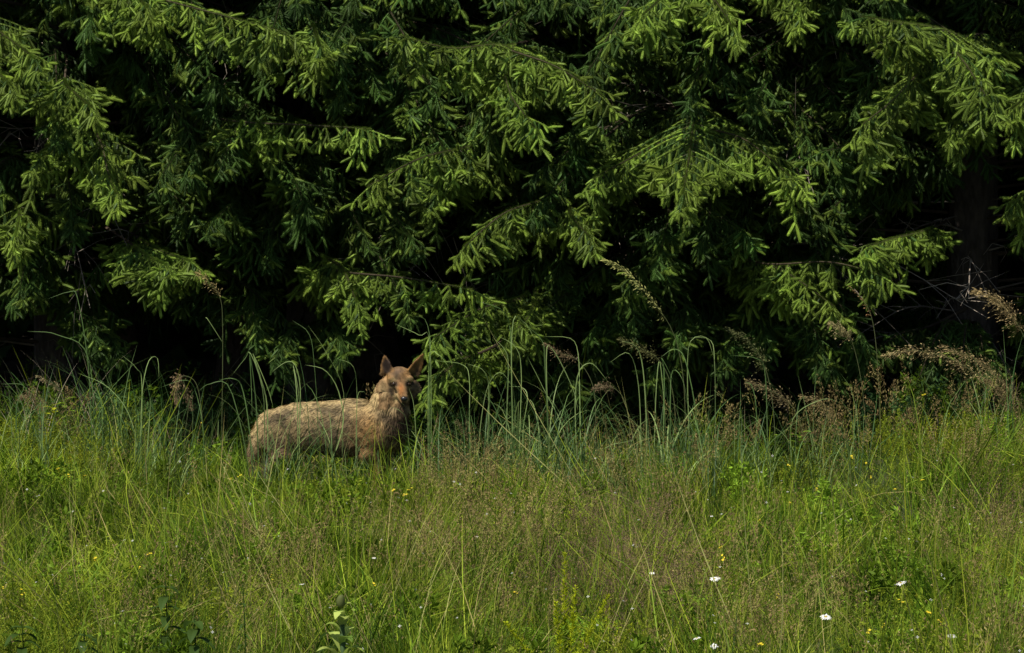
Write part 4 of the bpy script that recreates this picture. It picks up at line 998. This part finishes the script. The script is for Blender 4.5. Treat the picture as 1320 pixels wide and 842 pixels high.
def plants():
    # mullein-like plant with a round bud at the bottom
    g = on_ground(441, 768, 0.68); rg = np.random.RandomState(5)
    t = empty("mullein", g, 'stout plant with broad pale leaves and a round bud on top, at the bottom edge', 'plant')
    t.scale = (1.6,) * 3
    mb = MB(); mb.add(*tube(np.array([(0, 0, -0.02), (0.004, 0, 0.2), (0.0, 0, 0.36)]), 0.008, 0.006, (0.05, 0.09, 0.03), 7)); mb.obj("stem", M_leaf, t, True)
    mb = MB()
    z = np.linspace(0.395, 0.427, 12)
    mb.add(*tube(np.stack([z * 0 - 0.004, z * 0, z], 1), 0.012, 0.012, (0.11, 0.13, 0.04), 10, 0.0))
    V = mb.V[0]; r = np.sqrt(np.clip(1 - ((V[:, 2] - 0.411) / 0.0165) ** 2, 0.02, 1)); V[:, 0] *= r * 0.85; V[:, 1] *= r * 0.85
    mb.obj("bud", M_leaf, t, True)
    B = (0.36, 0.44, 0.10); M_ = (0.28, 0.36, 0.07); D_ = (0.15, 0.24, 0.04)
    for q in range(22):
        z0 = 0.10 + 0.29 * q / 21; az = q * 2.4 + rg.randn() * 0.3; f = 1 - q / 26
        c = (B, M_, B, D_)[q % 4]
        mb = MB(); leaf_blade(mb, np.array([0, 0, z0]), np.array([math.cos(az), math.sin(az), 1.5 + 0.5 * rg.rand()]), (0.05 + 0.13 * f) * rg.uniform(0.85, 1.15), (0.016 + 0.038 * f), np.array(c) * rg.uniform(0.85, 1.2), rg, rg.uniform(0.5, 1.1)); mb.obj("leaf", M_leaf, t)
    # bright yellow-green feathery spires at the bottom
    sp = [(728, 712, 0.55, 0.0, 'tallest bright yellow green feathery spire at the bottom centre'), (742, 755, 0.48, 0.08, 'yellow green feathery spire just right of the tallest one'), (785, 765, 0.46, 0.5, 'yellow green spire leaning right at the bottom centre'), (652, 802, 0.40, -0.75, 'yellow green spire leaning far left at the bottom edge'), (716, 775, 0.42, -0.1, 'small yellow green spire left of the tallest one')]
    for k, (px, py, h, lean, lab) in enumerate(sp):
        g = on_ground(px, py, h); g.x -= lean * h * 0.8; rg = np.random.RandomState(40 + k)
        t = empty("feathery_herb", g, lab, 'herb', 'yellow green feathery herbs at the bottom')
        c = np.array((0.38, 0.44, 0.016))
        top = np.array([lean * h * 0.8, 0, h]); P = catmull([(0, 0, -0.02), top * (0.42, 1, 0.52), top], 12)
        mb = MB(); mb.add(*tube(P, 0.004, 0.0015, c * 0.8, 5)); mb.obj("stem", M_leaf, t)
        mb = MB(); n = 320
        u = rg.rand(n) * 10.9; i = u.astype(int); f = (u - i)[:, None]; A = P[i] * (1 - f) + P[i + 1] * f; ax = unit(P[i + 1] - P[i])
        az = rg.rand(n) * 6.283; rad = np.stack([np.cos(az), np.sin(az), 0 * az], 1)
        d = unit(rad + ax * 0.7); s = (0.038 * (1.15 - u / 11) + 0.012)[:, None]; sd_ = unit(np.cross(d, ax))
        V = np.stack([A, A + d * s * 0.5 + sd_ * 0.0034, A + d * s, A + d * s * 0.5 - sd_ * 0.0034], 1).reshape(-1, 3); ii = np.arange(n)[:, None] * 4
        mb.add(V, np.concatenate([ii + [0, 1, 2], ii + [0, 2, 3]], 0), np.repeat(c * (0.75 + 0.6 * rg.rand(n, 1)), 4, 0)); mb.obj("leaves", M_leaf, t)
    # dark leafy stalks at the bottom left
    for k, (px, py, h, lab) in enumerate(((213, 745, 0.5, 'dark nettle-like stalk with drooping leaves at the bottom left'), (313, 752, 0.5, 'thin dark stalk with small leaves, right of the broader dark plant'), (250, 792, 0.4, 'dark leafy plant at the bottom left edge'), (28, 800, 0.35, 'dark broad leaves in the bottom left corner'), (433, 748 + 60, 0.35, 'dark stalk with narrow leaves beside the stout plant with the bud'), (108, 812, 0.32, 'dark low leaves at the bottom between the corner and the nettle-like stalk'))):
        g = on_ground(px, py, h); rg = np.random.RandomState(60 + k)
        t = empty("leafy_stalk", g, lab, 'plant', 'dark leafy plants at the bottom left')
        c = np.array((0.045, 0.085, 0.015))
        mb = MB(); mb.add(*tube(np.array([(0, 0, -0.02), (0.01, 0, h / 2), (0, 0, h)]), 0.004, 0.002, c, 5)); mb.obj("stem", M_leaf, t)
        for j in range(9):
            z = h * (0.25 + 0.75 * j / 9); az = j * 1.571 + 0.4 * rg.randn()
            for s in (0, math.pi):
                mb = MB(); leaf_blade(mb, np.array([0, 0, z]), np.array([math.cos(az + s), math.sin(az + s), 0.3]), (0.14 if k != 1 else 0.05) * (1.2 - j / 12) * rg.uniform(0.8, 1.2), 0.042 if k != 1 else 0.012, c * rg.uniform(0.8, 1.3), rg, 0.7); mb.obj("leaf", M_leaf, t)
    # bright young leafy herbs
    for k, (px, py, h, n, lab) in enumerate(((1030, 556, 0.42, 14, 'bright green leafy sprig at the foot of the right hollow'), (68, 520, 0.42, 14, 'yellow leafed sprig glowing in the sun on the left'), (84, 510, 0.46, 9, 'small lime leafed sprig above the yellow one on the left'), (118, 505, 0.40, 12, 'fine leafed green sprig right of the lime one on the left'), (1000, 560, 0.35, 12, 'low leafy sprig left of the bright one at the right hollow'))):
        g = on_ground(px, py, h); rg = np.random.RandomState(80 + k)
        t = empty("leafy_sprig", g, lab, 'plant', 'bright leafy sprigs at the forest edge')
        c = np.array((0.33, 0.36, 0.02)) if k == 1 else np.array((0.19, 0.30, 0.03))
        mb = MB(); mb.add(*tube(np.array([(0, 0, -0.02), (0.01, 0, h / 2), (0, 0, h)]), 0.003, 0.0015, c * 0.7, 5)); mb.obj("stem", M_leaf, t)
        for j in range(n):
            z = h * (0.5 + 0.5 * j / n); az = j * 2.4
            mb = MB(); leaf_blade(mb, np.array([0, 0, z]), np.array([math.cos(az), math.sin(az), 0.5]), rg.uniform(0.06, 0.10) if k != 3 else 0.04, 0.03 if k != 3 else 0.014, c * rg.uniform(0.8, 1.2), rg, 0.3); mb.obj("leaf", M_leaf, t)

def bloom(t, h, kind, s, rg, tilt=(0, -0.35, 1)):
    mb = MB(); top = np.array([rg.randn() * 0.012, rg.randn() * 0.012, h])
    mb.add(*tube(np.array([(0, 0, -0.02), top * (0.3, 0.3, 0.5), top]), 0.0018, 0.0014, G_MID, 4)); mb.obj("stem", M_leaf, t)
    up = unit(np.array(tilt) + rg.randn(3) * 0.15); a = unit(np.cross(up, (1, 0.2, 0))); b = np.cross(up, a)
    if kind == 'white':
        mb = MB(); n = 14
        for j in range(n):
            t0 = j * 6.283 / n + rg.randn() * 0.06; e = a * math.cos(t0) + b * math.sin(t0); f = -a * math.sin(t0) + b * math.cos(t0); r = s * rg.uniform(0.85, 1.05); dz = -up * s * rg.uniform(0, 0.2)
            mb.add([top + e * r * 0.2, top + e * r * 0.6 + f * r * 0.17 + up * s * 0.05, top + e * r + f * r * 0.08 + dz, top + e * r - f * r * 0.08 + dz, top + e * r * 0.6 - f * r * 0.17 + up * s * 0.05], [(0, 1, 4), (1, 2, 3), (1, 3, 4)], (0.72, 0.72, 0.68))
        mb.obj("petals", M_petal, t)
        mb = MB(); mb.add(*tube(np.array([top - up * s * 0.05, top + up * s * 0.08, top + up * s * 0.13]), s * 0.24, s * 0.12, (0.5, 0.36, 0.03), 8)); mb.obj("disc", M_petal, t)
    else:
        mb = MB()
        for q in range(3):
            c0 = top + (rg.randn(3) * s * 0.7 if q else 0)
            for j in range(5):
                t0 = j * 1.2566 + q; e = a * math.cos(t0) + b * math.sin(t0); f = -a * math.sin(t0) + b * math.cos(t0); r = s * rg.uniform(0.5, 0.7)
                mb.add([c0, c0 + e * r * 0.7 + f * r * 0.5 + up * r * 0.3, c0 + e * r + up * r * 0.4, c0 + e * r * 0.7 - f * r * 0.5 + up * r * 0.3], [(0, 1, 2), (0, 2, 3)], (0.62, 0.50, 0.03))
        mb.obj("petals", M_petal, t)

def flowers():
    rg = np.random.RandomState(12)
    wh = [(919, 746, 0.026, 'white daisy-like flower low right of the middle, left one of a close pair'), (927, 745, 0.022, 'white daisy-like flower, right one of the close pair right of the middle'),
          (1154, 751, 0.034, 'wide white flower seen edge-on in the right part of the meadow'), (1063, 795, 0.030, 'white flower between the close pair and the wide edge-on one, lower down'),
          (902, 823, 0.024, 'white flower near the bottom edge below the close pair'), (924, 833, 0.02, 'small white flower at the bottom edge, right of a larger one'), (1229, 819, 0.026, 'white flower in the lower right corner area'), (837, 738, 0.017, 'small white flower on the brown grass left of the close pair'),
          (388, 753, 0.016, 'small white flower in the lower left half of the meadow'), (484, 719, 0.013, 'tiny white flower in the green grass below the wolf'), (922, 665, 0.012, 'tiny white flower high in the meadow below the black gap')]
    for px, py, s, lab in wh:
        g = on_ground(px, py, 0.4); t = empty("white_flower", g, lab, 'flower', 'white flowers in the meadow'); bloom(t, 0.4, 'white', s * 0.8, rg, (0, -0.12, 1))
    yl = [(1096, 588, 'upper yellow flower of two below the yellow green mound'), (1111, 597, 'lower yellow flower of two below the yellow green mound'), (1018, 649, 'yellow flower right of the middle, high in the meadow'), (1190, 619, 'yellow flower on the right below the mound'),
          (1149, 631, 'dull yellow flower right of the pair below the mound'), (934, 704, 'upper bloom of the orange yellow pair right of the middle'), (936, 720, 'lower bloom of the orange yellow pair right of the middle'), (1160, 777, 'yellow flower below the wide white flower'),
          (1195, 790, 'yellow flower at right beside an orange straw'), (1210, 803, 'yellow flower below the one beside the orange straw'), (1141, 808, 'yellow flower near the bottom right, right of two dim ones'), (1123, 815, 'orange yellow flower near the bottom right'), (1001, 770, 'dim yellow flower between the white flowers'),
          (983, 829, 'yellow flower near the bottom edge right of the white ones'), (1188, 510, 'yellow flower at the top of the yellow green mound'), (1122, 616, 'small yellow flower below the pair near the mound'), (1057, 630, 'dim yellow flower under the bright leafy sprig'), (979, 670, 'dim orange yellow flower above the brown grass at right'),
          (196, 715, 'yellow flower in the left part of the meadow'), (116, 720, 'yellow flower left of the lone left meadow one'), (33, 765, 'orange yellow flower near the left edge'), (6, 757, 'dim yellow flower at the very left edge'), (172, 733, 'small yellow flower in the left meadow below the lone one'), (348, 743, 'yellow flower in the lower left half, beside a small white one'),
          (299, 619, 'left bloom of the yellow pair below the rump of the wolf'), (312, 613, 'right bloom of the yellow pair below the rump of the wolf'), (110, 613, 'dim yellow flower high on the left slope'), (70, 605, 'pale yellow flower high on the left slope'), (90, 612, 'bright yellow flower high on the left slope'), (666, 763, 'small yellow flower above the feathery spires'),
          (514, 632, 'left yellow bloom on the sprig below the chest of the wolf'), (521, 637, 'middle yellow bloom on the sprig below the chest of the wolf'), (527, 632, 'right yellow bloom on the sprig below the chest of the wolf'), (265, 545, 'yellow flower before the dark hollow left of the wolf'), (1018, 600, 'dim yellow flower near the foot of the right hollow'), (481, 752, 'dull orange yellow flower above the stout budded plant')]
    for px, py, lab in yl:
        s = 0.011 if 'dim' not in lab and 'small' not in lab else 0.008
        g = on_ground(px, py, 0.36); t = empty("yellow_flower", g, lab, 'flower', 'yellow flowers in the meadow'); bloom(t, 0.36, 'yellow', s, rg)
plants(); flowers()

# ------------------------------------------------------------------ the wolf
def build_wolf():
    Yw = 0.0
    A = lambda px, py, y=0.0: np.array(at(px, py, Yw + y))
    V0, F0 = [], []; cnt = [0]
    lat, lon = 9, 14
    sph = [(0, 0, 1)] + [(math.sin(i * math.pi / lat) * math.cos(j * 2 * math.pi / lon), math.sin(i * math.pi / lat) * math.sin(j * 2 * math.pi / lon), math.cos(i * math.pi / lat)) for i in range(1, lat) for j in range(lon)] + [(0, 0, -1)]
    sph = np.array(sph); sf = []
    for j in range(lon): sf.append((0, 1 + j, 1 + (j + 1) % lon))
    for i in range(lat - 2):
        for j in range(lon):
            a, b = 1 + i * lon + j, 1 + i * lon + (j + 1) % lon; sf += [(a, a + lon, b + lon), (a, b + lon, b)]
    e = 1 + (lat - 1) * lon
    for j in range(lon): sf.append((e, 1 + (lat - 2) * lon + (j + 1) % lon, 1 + (lat - 2) * lon + j))
    sf = np.array(sf)
    def ball(c, r, sc=(1, 1, 1)):
        V0.append(np.asarray(c) + sph * r * np.asarray(sc)); F0.append(sf + cnt[0]); cnt[0] += len(sph)
    def limb(pts, rad, sc=(1, 1, 1), n=None):
        pts = np.array(pts, float); rad = np.array(rad, float)
        for i in range(len(pts) - 1):
            d = np.linalg.norm(pts[i + 1] - pts[i]); m = max(2, int(d / (min(rad[i], rad[i + 1]) * 0.3)) + 1)
            for t in np.linspace(0, 1, m):
                s = t * t * (3 - 2 * t)
                ball(pts[i] * (1 - t) + pts[i + 1] * t, rad[i] * (1 - s) + rad[i + 1] * s, sc)
    b0 = 0.0
    # trunk: deep chest, tucked belly, rounded croup
    limb([A(356, 554, .02), A(382, 552, .01), A(415, 552, 0), (A(450, 554, 0)), A(478, 554, -.01), A(500, 553, -.03)], [.120, .140, .150, .158, .158, .125], (1, .74, 1))
    limb([A(348, 562, .02), A(362, 560, .02)], [.085, .10], (1, .85, 1))
    limb([A(472, 533, -.01), A(455, 528, 0), A(425, 529, 0), A(385, 531, 0), A(362, 538, 0)], [.078, .06, .05, .05, .05], (1, .7, 1))     # withers and spine
    # neck up to the head, turned to the camera
    limb([A(490, 545, -.02), A(499, 525, -.05), A(506, 506, -.08), A(514, 495, -.10)], [.125, .102, .092, .080], (1, .95, 1))
    limb([A(505, 548, -.06), A(512, 528, -.09), A(516, 512, -.11)], [.085, .07, .055])
    # skull, cheeks, muzzle
    ball(A(515, 489, -.13), .070, (1.05, 1, .95)); ball(A(515, 484, -.12), .060, (1.15, 1, .85))
    for s in (-1, 1):
        ball(A(515 + s * 12.5, 499, -.125), .040, (1, .9, 1.1)); ball(A(517 + s * 9.5, 489, -.175), .024, (1.1, .8, .7))      # cheek, brow
        ball(A(516 + s * 17, 503, -.115), .030, (1, .8, 1))
    limb([A(516.5, 495, -.17), A(518.5, 503, -.225), A(520.5, 511.5, -.275)], [.043, .032, .024], (1, 1, .9))
    limb([A(516.5, 506, -.15), A(518.5, 514, -.21), A(520.3, 518, -.25)], [.034, .022, .016], (1, 1, .75))
    # tail
    limb([A(345, 548, .03), A(335, 560, .05), A(331, 590, .06), A(331, 625, .06), A(334, 645, .05)], [.055, .048, .052, .045, .018])
    # legs: shoulder, elbow, wrist, paw / thigh, stifle, hock, paw
    g = lambda x, y: gz(x, Yw + y)
    def paw(x, y):
        z = g(x, y)
        ball((x + .015, y, z + .028), .034, (1.35, .95, .8))
        for q in (-1.5, -.5, .5, 1.5): ball((x + .062 - abs(q) * .006, y + q * .016, z + .02), .0155, (1.4, .9, 1))
    for y, ex in ((-.085, 0), (.075, 10)):
        sh, el = A(488 + ex, 552, y), A(478 + ex, 585, y)
        xw = el[0] + .035
        limb([sh, el], [.095, .058], (1, .62, 1)); limb([el, (xw, y, .30 + 0), (xw + .005, y, .17), (xw, y, g(xw, y) + .04)], [.05, .034, .027, .027]); paw(xw, y)
    for y, ex in ((-.085, 0), (.075, -9)):
        hip, st = A(362 + ex, 556, y * .62), A(366 + ex, 588, y * .85)
        hk = np.array([A(345 + ex, 600, y)[0] - .01, y, .22]); ft = np.array([hk[0] + .03, y, g(hk[0], y) + .04])
        limb([hip, st], [.10, .062], (1, .5, 1)); limb([st, hk], [.052, .03]); limb([hk, ft], [.03, .027]); paw(ft[0], y)
    # ears: cupped leaves, thick at the rim
    def ear(base_in, base_out, apex, out, depth=.018):
        bi, bo, ap = map(np.array, (base_in, base_out, apex)); c = (bi + bo) / 2
        nrm = unit(np.cross(bo - bi, ap - c)); nrm = nrm if nrm[1] < 0 else -nrm
        m, q = 9, 7; G = []
        for i in range(m):
            t = i / (m - 1); wv = (1 - t ** (1.45 if out < 0 else 1.1)) ** .62 * (1 + .12 * math.sin(t * math.pi)) 
            for j in range(q):
                s = j / (q - 1) * 2 - 1
                p = c * (1 - t) + ap * t + (bo - bi) / 2 * s * max(wv, .05) + nrm * (s * s * depth * (1 - t * .8)) 
                G.append(p)
        G = np.array(G); k = len(G); back = G - nrm * .011
        V0.append(np.vstack([G, back])); f = []
        idx = lambda i, j: i * q + j
        for i in range(m - 1):
            for j in range(q - 1):
                a, b, c2, d = idx(i, j), idx(i, j + 1), idx(i + 1, j + 1), idx(i + 1, j)
                f += [(a, b, c2), (a, c2, d), (b + k, a + k, c2 + k), (c2 + k, a + k, d + k)]
        rim = [idx(0, j) for j in range(q)] + [idx(i, q - 1) for i in range(1, m)] + [idx(m - 1, j) for j in range(q - 2, -1, -1)] + [idx(i, 0) for i in range(m - 2, 0, -1)]
        for a, b in zip(rim, rim[1:] + rim[:1]): f += [(b, a, a + k), (b, a + k, b + k)]
        F0.append(np.array(f) + cnt[0]); cnt[0] += 2 * k
        return c, nrm
    ear(A(507, 480, -.13), A(492, 485, -.10), A(495, 459, -.12), -1)
    ear(A(524, 479, -.13), A(539, 486, -.10), A(546, 457, -.125), 1)
    me = make_mesh("body", np.vstack(V0), np.vstack(F0))
    tmp = bpy.data.objects.new("body", me); COL.objects.link(tmp)
    rm = tmp.modifiers.new("r", 'REMESH'); rm.mode = 'VOXEL'; rm.voxel_size = 0.0065; rm.use_smooth_shade = True
    sm = tmp.modifiers.new("s", 'SMOOTH'); sm.factor = 0.5; sm.iterations = 3
    bpy.context.view_layer.update()
    dg = bpy.context.evaluated_depsgraph_get()
    body = bpy.data.meshes.new_from_object(tmp.evaluated_get(dg))
    bpy.data.objects.remove(tmp); body.name = "body"
    nv = len(body.vertices); V = np.empty(nv * 3, np.float32); body.vertices.foreach_get("co", V); V = V.reshape(-1, 3)
    Nn = np.empty(nv * 3, np.float32); body.vertices.foreach_get("normal", Nn); Nn = Nn.reshape(-1, 3)

    TAN = np.array((0.41, 0.295, 0.140)); PALE = np.array((0.62, 0.47, 0.225)); GREY = np.array((0.075, 0.058, 0.038)); OCH = np.array((0.31, 0.17, 0.058)); RUF = np.array((0.38, 0.145, 0.035)); DRK = np.array((0.035, 0.026, 0.02)); BRN = np.array((0.16, 0.10, 0.06))
    def pxs(P):
        f = P[:, 1] + D0
        c, s = math.cos(PITCH), math.sin(PITCH)
        zz = P[:, 2] - CH; ff = f * c - zz * s; u = f * s + zz * c
        return 660 + FPX * P[:, 0] / ff, 421 - FPX * u / ff
    def furcol(P, N):
        px, py = pxs(P); n = len(P)
        nz = np.array([noise.noise(Vector((p[0] * 9, p[1] * 9, p[2] * 16))) for p in P])
        nf = np.array([noise.noise(Vector((p[0] * 55 + p[2] * 25, p[1] * 40, p[2] * 26))) for p in P])
        g = lambda cx, cy, sx, sy: np.clip(np.exp(-((px - cx) / sx) ** 2 - ((py - cy) / sy) ** 2), 0, 1)[:, None]
        mix = lambda a, b, t: a * (1 - t) + b * t
        c = np.tile(TAN, (n, 1))
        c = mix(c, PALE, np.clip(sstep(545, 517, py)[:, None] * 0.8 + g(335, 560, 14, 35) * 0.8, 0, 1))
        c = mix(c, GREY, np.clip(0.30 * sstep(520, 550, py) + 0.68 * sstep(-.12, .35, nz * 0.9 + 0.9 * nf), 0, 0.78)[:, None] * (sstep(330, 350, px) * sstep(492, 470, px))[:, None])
        c = mix(c, BRN * 0.8, (sstep(550, 590, py) * 0.85)[:, None] * sstep(500, 480, px)[:, None])  # dark belly: shade below the body put into the fur colour
        c = mix(c, OCH * 1.0, g(480, 550, 19, 24) * 0.85); c = mix(c, OCH * 0.8, g(482, 590, 25, 30)); c = mix(c, GREY, g(497, 532, 11, 9) * 0.8)  # ochre shoulder and foreleg; the grey patch is painted shading
        c = mix(c, BRN * 0.45, np.clip(g(515, 548, 16, 24) * 1.2, 0, .97)); c = mix(c, BRN * 0.7, g(500, 590, 30, 12) * 0.8)  # chest and lower front darkened in colour, standing for shade
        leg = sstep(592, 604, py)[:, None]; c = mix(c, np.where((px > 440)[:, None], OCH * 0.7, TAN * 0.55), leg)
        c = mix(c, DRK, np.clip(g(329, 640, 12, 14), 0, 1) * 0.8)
        # neck and head
        neck = sstep(530, 518, py)[:, None] * sstep(484, 492, px)[:, None]
        c = mix(c, TAN * 1.05, neck * 0.8); c = mix(c, BRN * 0.6, np.clip(g(519, 536, 11, 20) * 1.1, 0, .9))  # tan neck; below the chin, shade painted into the fur colour
        head = ((P[:, 1] < -.10) & (py < 522) & (px > 489))[:, None] * 1.0
        hc = np.tile(np.array((0.25, 0.155, 0.072)), (n, 1))
        hc = mix(hc, BRN * 0.9, g(513, 480, 8, 7) * 0.9)                    # grey brown forehead
        hc = mix(hc, OCH * 1.25, g(500, 487, 5, 4) * 0.8); hc = mix(hc, OCH, g(524, 484, 5, 5) * 0.8); hc = mix(hc, RUF * 0.9, g(517, 502, 4.5, 9) * 0.85)                         # rufous bridge
        hc = mix(hc, TAN, g(497, 503, 4, 7) * 0.6); hc = mix(hc, PALE, g(510.5, 511, 3.5, 6) * 0.85); hc = mix(hc, PALE * 0.9, g(528, 511, 3, 5) * 0.6); hc = mix(hc, GREY * 1.3, g(537, 500, 8, 10) * 0.8)
        hc = mix(hc, GREY * 0.6, np.clip(g(505, 504, 3, 6) * 1.2, 0, 0.9)); hc = mix(hc, GREY * 0.7, g(530, 503, 3, 6) * 0.8); hc = mix(hc, GREY * 0.9, g(512, 486, 3, 5) * 0.7)
        for ex, ey in ((507.5, 495), (527.5, 495)):
            hc = mix(hc, PALE * 0.9, g(ex, ey - 4.2, 4, 1.6) * 0.8); hc = mix(hc, PALE * 0.8, g(ex, ey + 4.2, 3.5, 1.4) * 0.5); hc = mix(hc, DRK * 0.5, np.clip(g(ex, ey + .2, 4.8, 2.5) * 1.6, 0, 1)); hc = mix(hc, DRK, g(ex + (513.8 + 517.5) / 2 * 0 + (3.5 if ex < 515 else -3.5), ey + 2.5, 2, 1.5) * 0.8)
        hc = mix(hc, DRK, g(521, 519.5, 6, 1.6) * 0.8)
        earm = sstep(484, 478, py)[:, None] * np.clip(sstep(509, 505, px) + sstep(523, 527, px), 0, 1)[:, None]
        hc = mix(hc, OCH * 0.95, earm)
        inner = (N[:, 1] < 0.3)[:, None] * (1.3 * g(498.5, 473, 5, 8.5) + g(537, 474, 3, 5)); hc = mix(hc, np.array((0.045, 0.032, 0.028)), np.clip(inner * 1.8, 0, 1) * np.where(px < 515, 0.95, 0.35)[:, None]); hc = mix(hc, DRK, g(538, 480, 4, 5) * 0.7)
        hm = sstep(497, 494, py)[:, None]; c = mix(c, hc, np.clip(np.maximum(head, hm * (px > 487)[:, None]), 0, 1))
        return np.clip(c * (1 + 0.5 * nf[:, None]), 0.01, 0.8), px, py
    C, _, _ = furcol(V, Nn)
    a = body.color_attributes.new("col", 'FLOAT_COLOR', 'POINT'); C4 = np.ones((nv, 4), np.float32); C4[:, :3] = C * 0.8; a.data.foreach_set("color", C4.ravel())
    body.materials.clear(); body.materials.append(M_fur)
    base = A(425, 560, 0); base = Vector((base[0], Yw, gz(base[0], Yw)))
    root = empty("wolf", base, 'tawny grey wolf standing side-on in the grass, looking at the camera', 'wolf')
    for q in range(0): pass
    body.transform(Matrix.Translation(-base)); o = link("body", body, root)

    # fur: strands laid along the coat
    body.calc_loop_triangles()
    nt_ = len(body.loop_triangles); T = np.empty(nt_ * 3, np.int32); body.loop_triangles.foreach_get("vertices", T); T = T.reshape(-1, 3)
    a0, a1, a2 = V[T[:, 0]], V[T[:, 1]], V[T[:, 2]]
    ar = np.linalg.norm(np.cross(a1 - a0, a2 - a0), axis=1)
    cx, cy = pxs((a0 + a1 + a2) / 3)
    wgt = ar * np.where((cx > 488) & (cy < 522), 3.0, 1.0)
    rg = np.random.RandomState(4); n = 95000
    ti = rg.choice(nt_, n, p=wgt / wgt.sum()); u, v = rg.rand(n), rg.rand(n); sw = u + v > 1; u[sw], v[sw] = 1 - u[sw], 1 - v[sw]
    P = a0[ti] + (a1[ti] - a0[ti]) * u[:, None] + (a2[ti] - a0[ti]) * v[:, None]
    N = unit(Nn[T[ti, 0]] + Nn[T[ti, 1]] + Nn[T[ti, 2]])
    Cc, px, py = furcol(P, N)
    flow = np.tile(np.array([-0.8, 0, -0.45]), (n, 1))
    nose = A(520.5, 513, -.28); hd = (px > 487) & (py < 524) & (P[:, 1] < -.06)
    fl = P - nose; flow[hd] = unit(fl)[hd]
    nk = (py >= 505) & (px > 484) & (py < 560); flow[nk] = (-0.25, 0.0, -1)
    lg = py > 590; flow[lg] = (-0.1, 0, -1)
    er = (py < 482) & hd; flow[er] = (0, 0.1, 1)
    clump = np.array([noise.noise_vector(Vector((p[0] * 22, p[1] * 22, p[2] * 22))) for p in P])
    flow = unit(flow) + clump * 0.75 + rg.randn(n, 3) * 0.18
    flow = flow - N * np.sum(flow * N, 1)[:, None]; flow = unit(flow)
    L = np.full(n, 0.038); L[nk] = 0.046; L[hd] = 0.016; L[er] = 0.011; L[lg] = 0.014
    ruff = hd & ((px < 499) | (px > 533)) & (py > 488); L[ruff] = 0.036
    L[hd & (np.linalg.norm(P - nose, axis=1) < 0.11)] = 0.007
    L *= rg.uniform(0.6, 1.25, n)
    lift = np.where(hd, 0.3, 0.38)[:, None]
    dd = unit(flow + N * lift); tip = P + dd * L[:, None] * 0.6 + unit(flow + N * 0.1 + np.array([0, 0, -0.25])) * L[:, None] * 0.4
    midp = P + dd * L[:, None] * 0.5
    L[hd & ((((px - 507.8) / 3.2) ** 2 + ((py - 495.2) / 2.2) ** 2 < 1) | (((px - 527.2) / 3.2) ** 2 + ((py - 495.2) / 2.2) ** 2 < 1))] = 0.002
    sd_ = unit(np.cross(dd, N)); wd = (0.0017 * np.clip(L / 0.03, 0.5, 1.2))[:, None]
    Vf = np.stack([P - sd_ * wd, P + sd_ * wd, midp + sd_ * wd * 0.8, tip, midp - sd_ * wd * 0.8], 1).reshape(-1, 3) - np.array(base)
    i = np.arange(n)[:, None] * 5
    Ff = np.concatenate([i + [0, 1, 2], i + [0, 2, 4], i + [4, 2, 3]], 0)
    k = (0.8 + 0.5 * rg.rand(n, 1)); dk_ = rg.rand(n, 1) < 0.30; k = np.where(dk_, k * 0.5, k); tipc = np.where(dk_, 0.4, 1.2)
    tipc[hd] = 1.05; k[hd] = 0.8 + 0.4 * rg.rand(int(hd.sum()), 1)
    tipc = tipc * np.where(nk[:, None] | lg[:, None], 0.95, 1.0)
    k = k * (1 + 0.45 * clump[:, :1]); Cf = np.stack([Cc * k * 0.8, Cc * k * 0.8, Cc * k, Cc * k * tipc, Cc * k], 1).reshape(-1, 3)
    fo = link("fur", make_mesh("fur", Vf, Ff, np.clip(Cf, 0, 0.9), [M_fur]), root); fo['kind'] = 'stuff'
    # eyes, nose
    def small(name, c, r, mat, sc=(1, 1, 1)):
        return link(name, make_mesh(name, sph * r * np.array(sc) + np.asarray(c) - np.array(base), sf, None, [mat], True), root)
    for ex, ey in ((507.8, 495.2), (527.2, 495.2)):
        c = A(ex, ey, 0)
        # set each eye just proud of the face surface
        pxv, pyv = pxs(V); near = (np.abs(pxv - ex) < 1.6) & (np.abs(pyv - ey) < 1.6); yv = V[near, 1].min() if near.any() else -.19
        c = A(ex, ey, yv + .004); e = small("eye", c, .0135, M_eye, (1.2, 1, .75))
        s_ = link("pupil", make_mesh("pupil", sph * .0045, sf, None, [M_pupil], True), e); s_.location = Vector(c) - base + Vector((0, -.0085, 0))
    small("nose", A(521, 514.3, -.298), .018, M_nose, (1.1, .7, .85))
build_wolf()
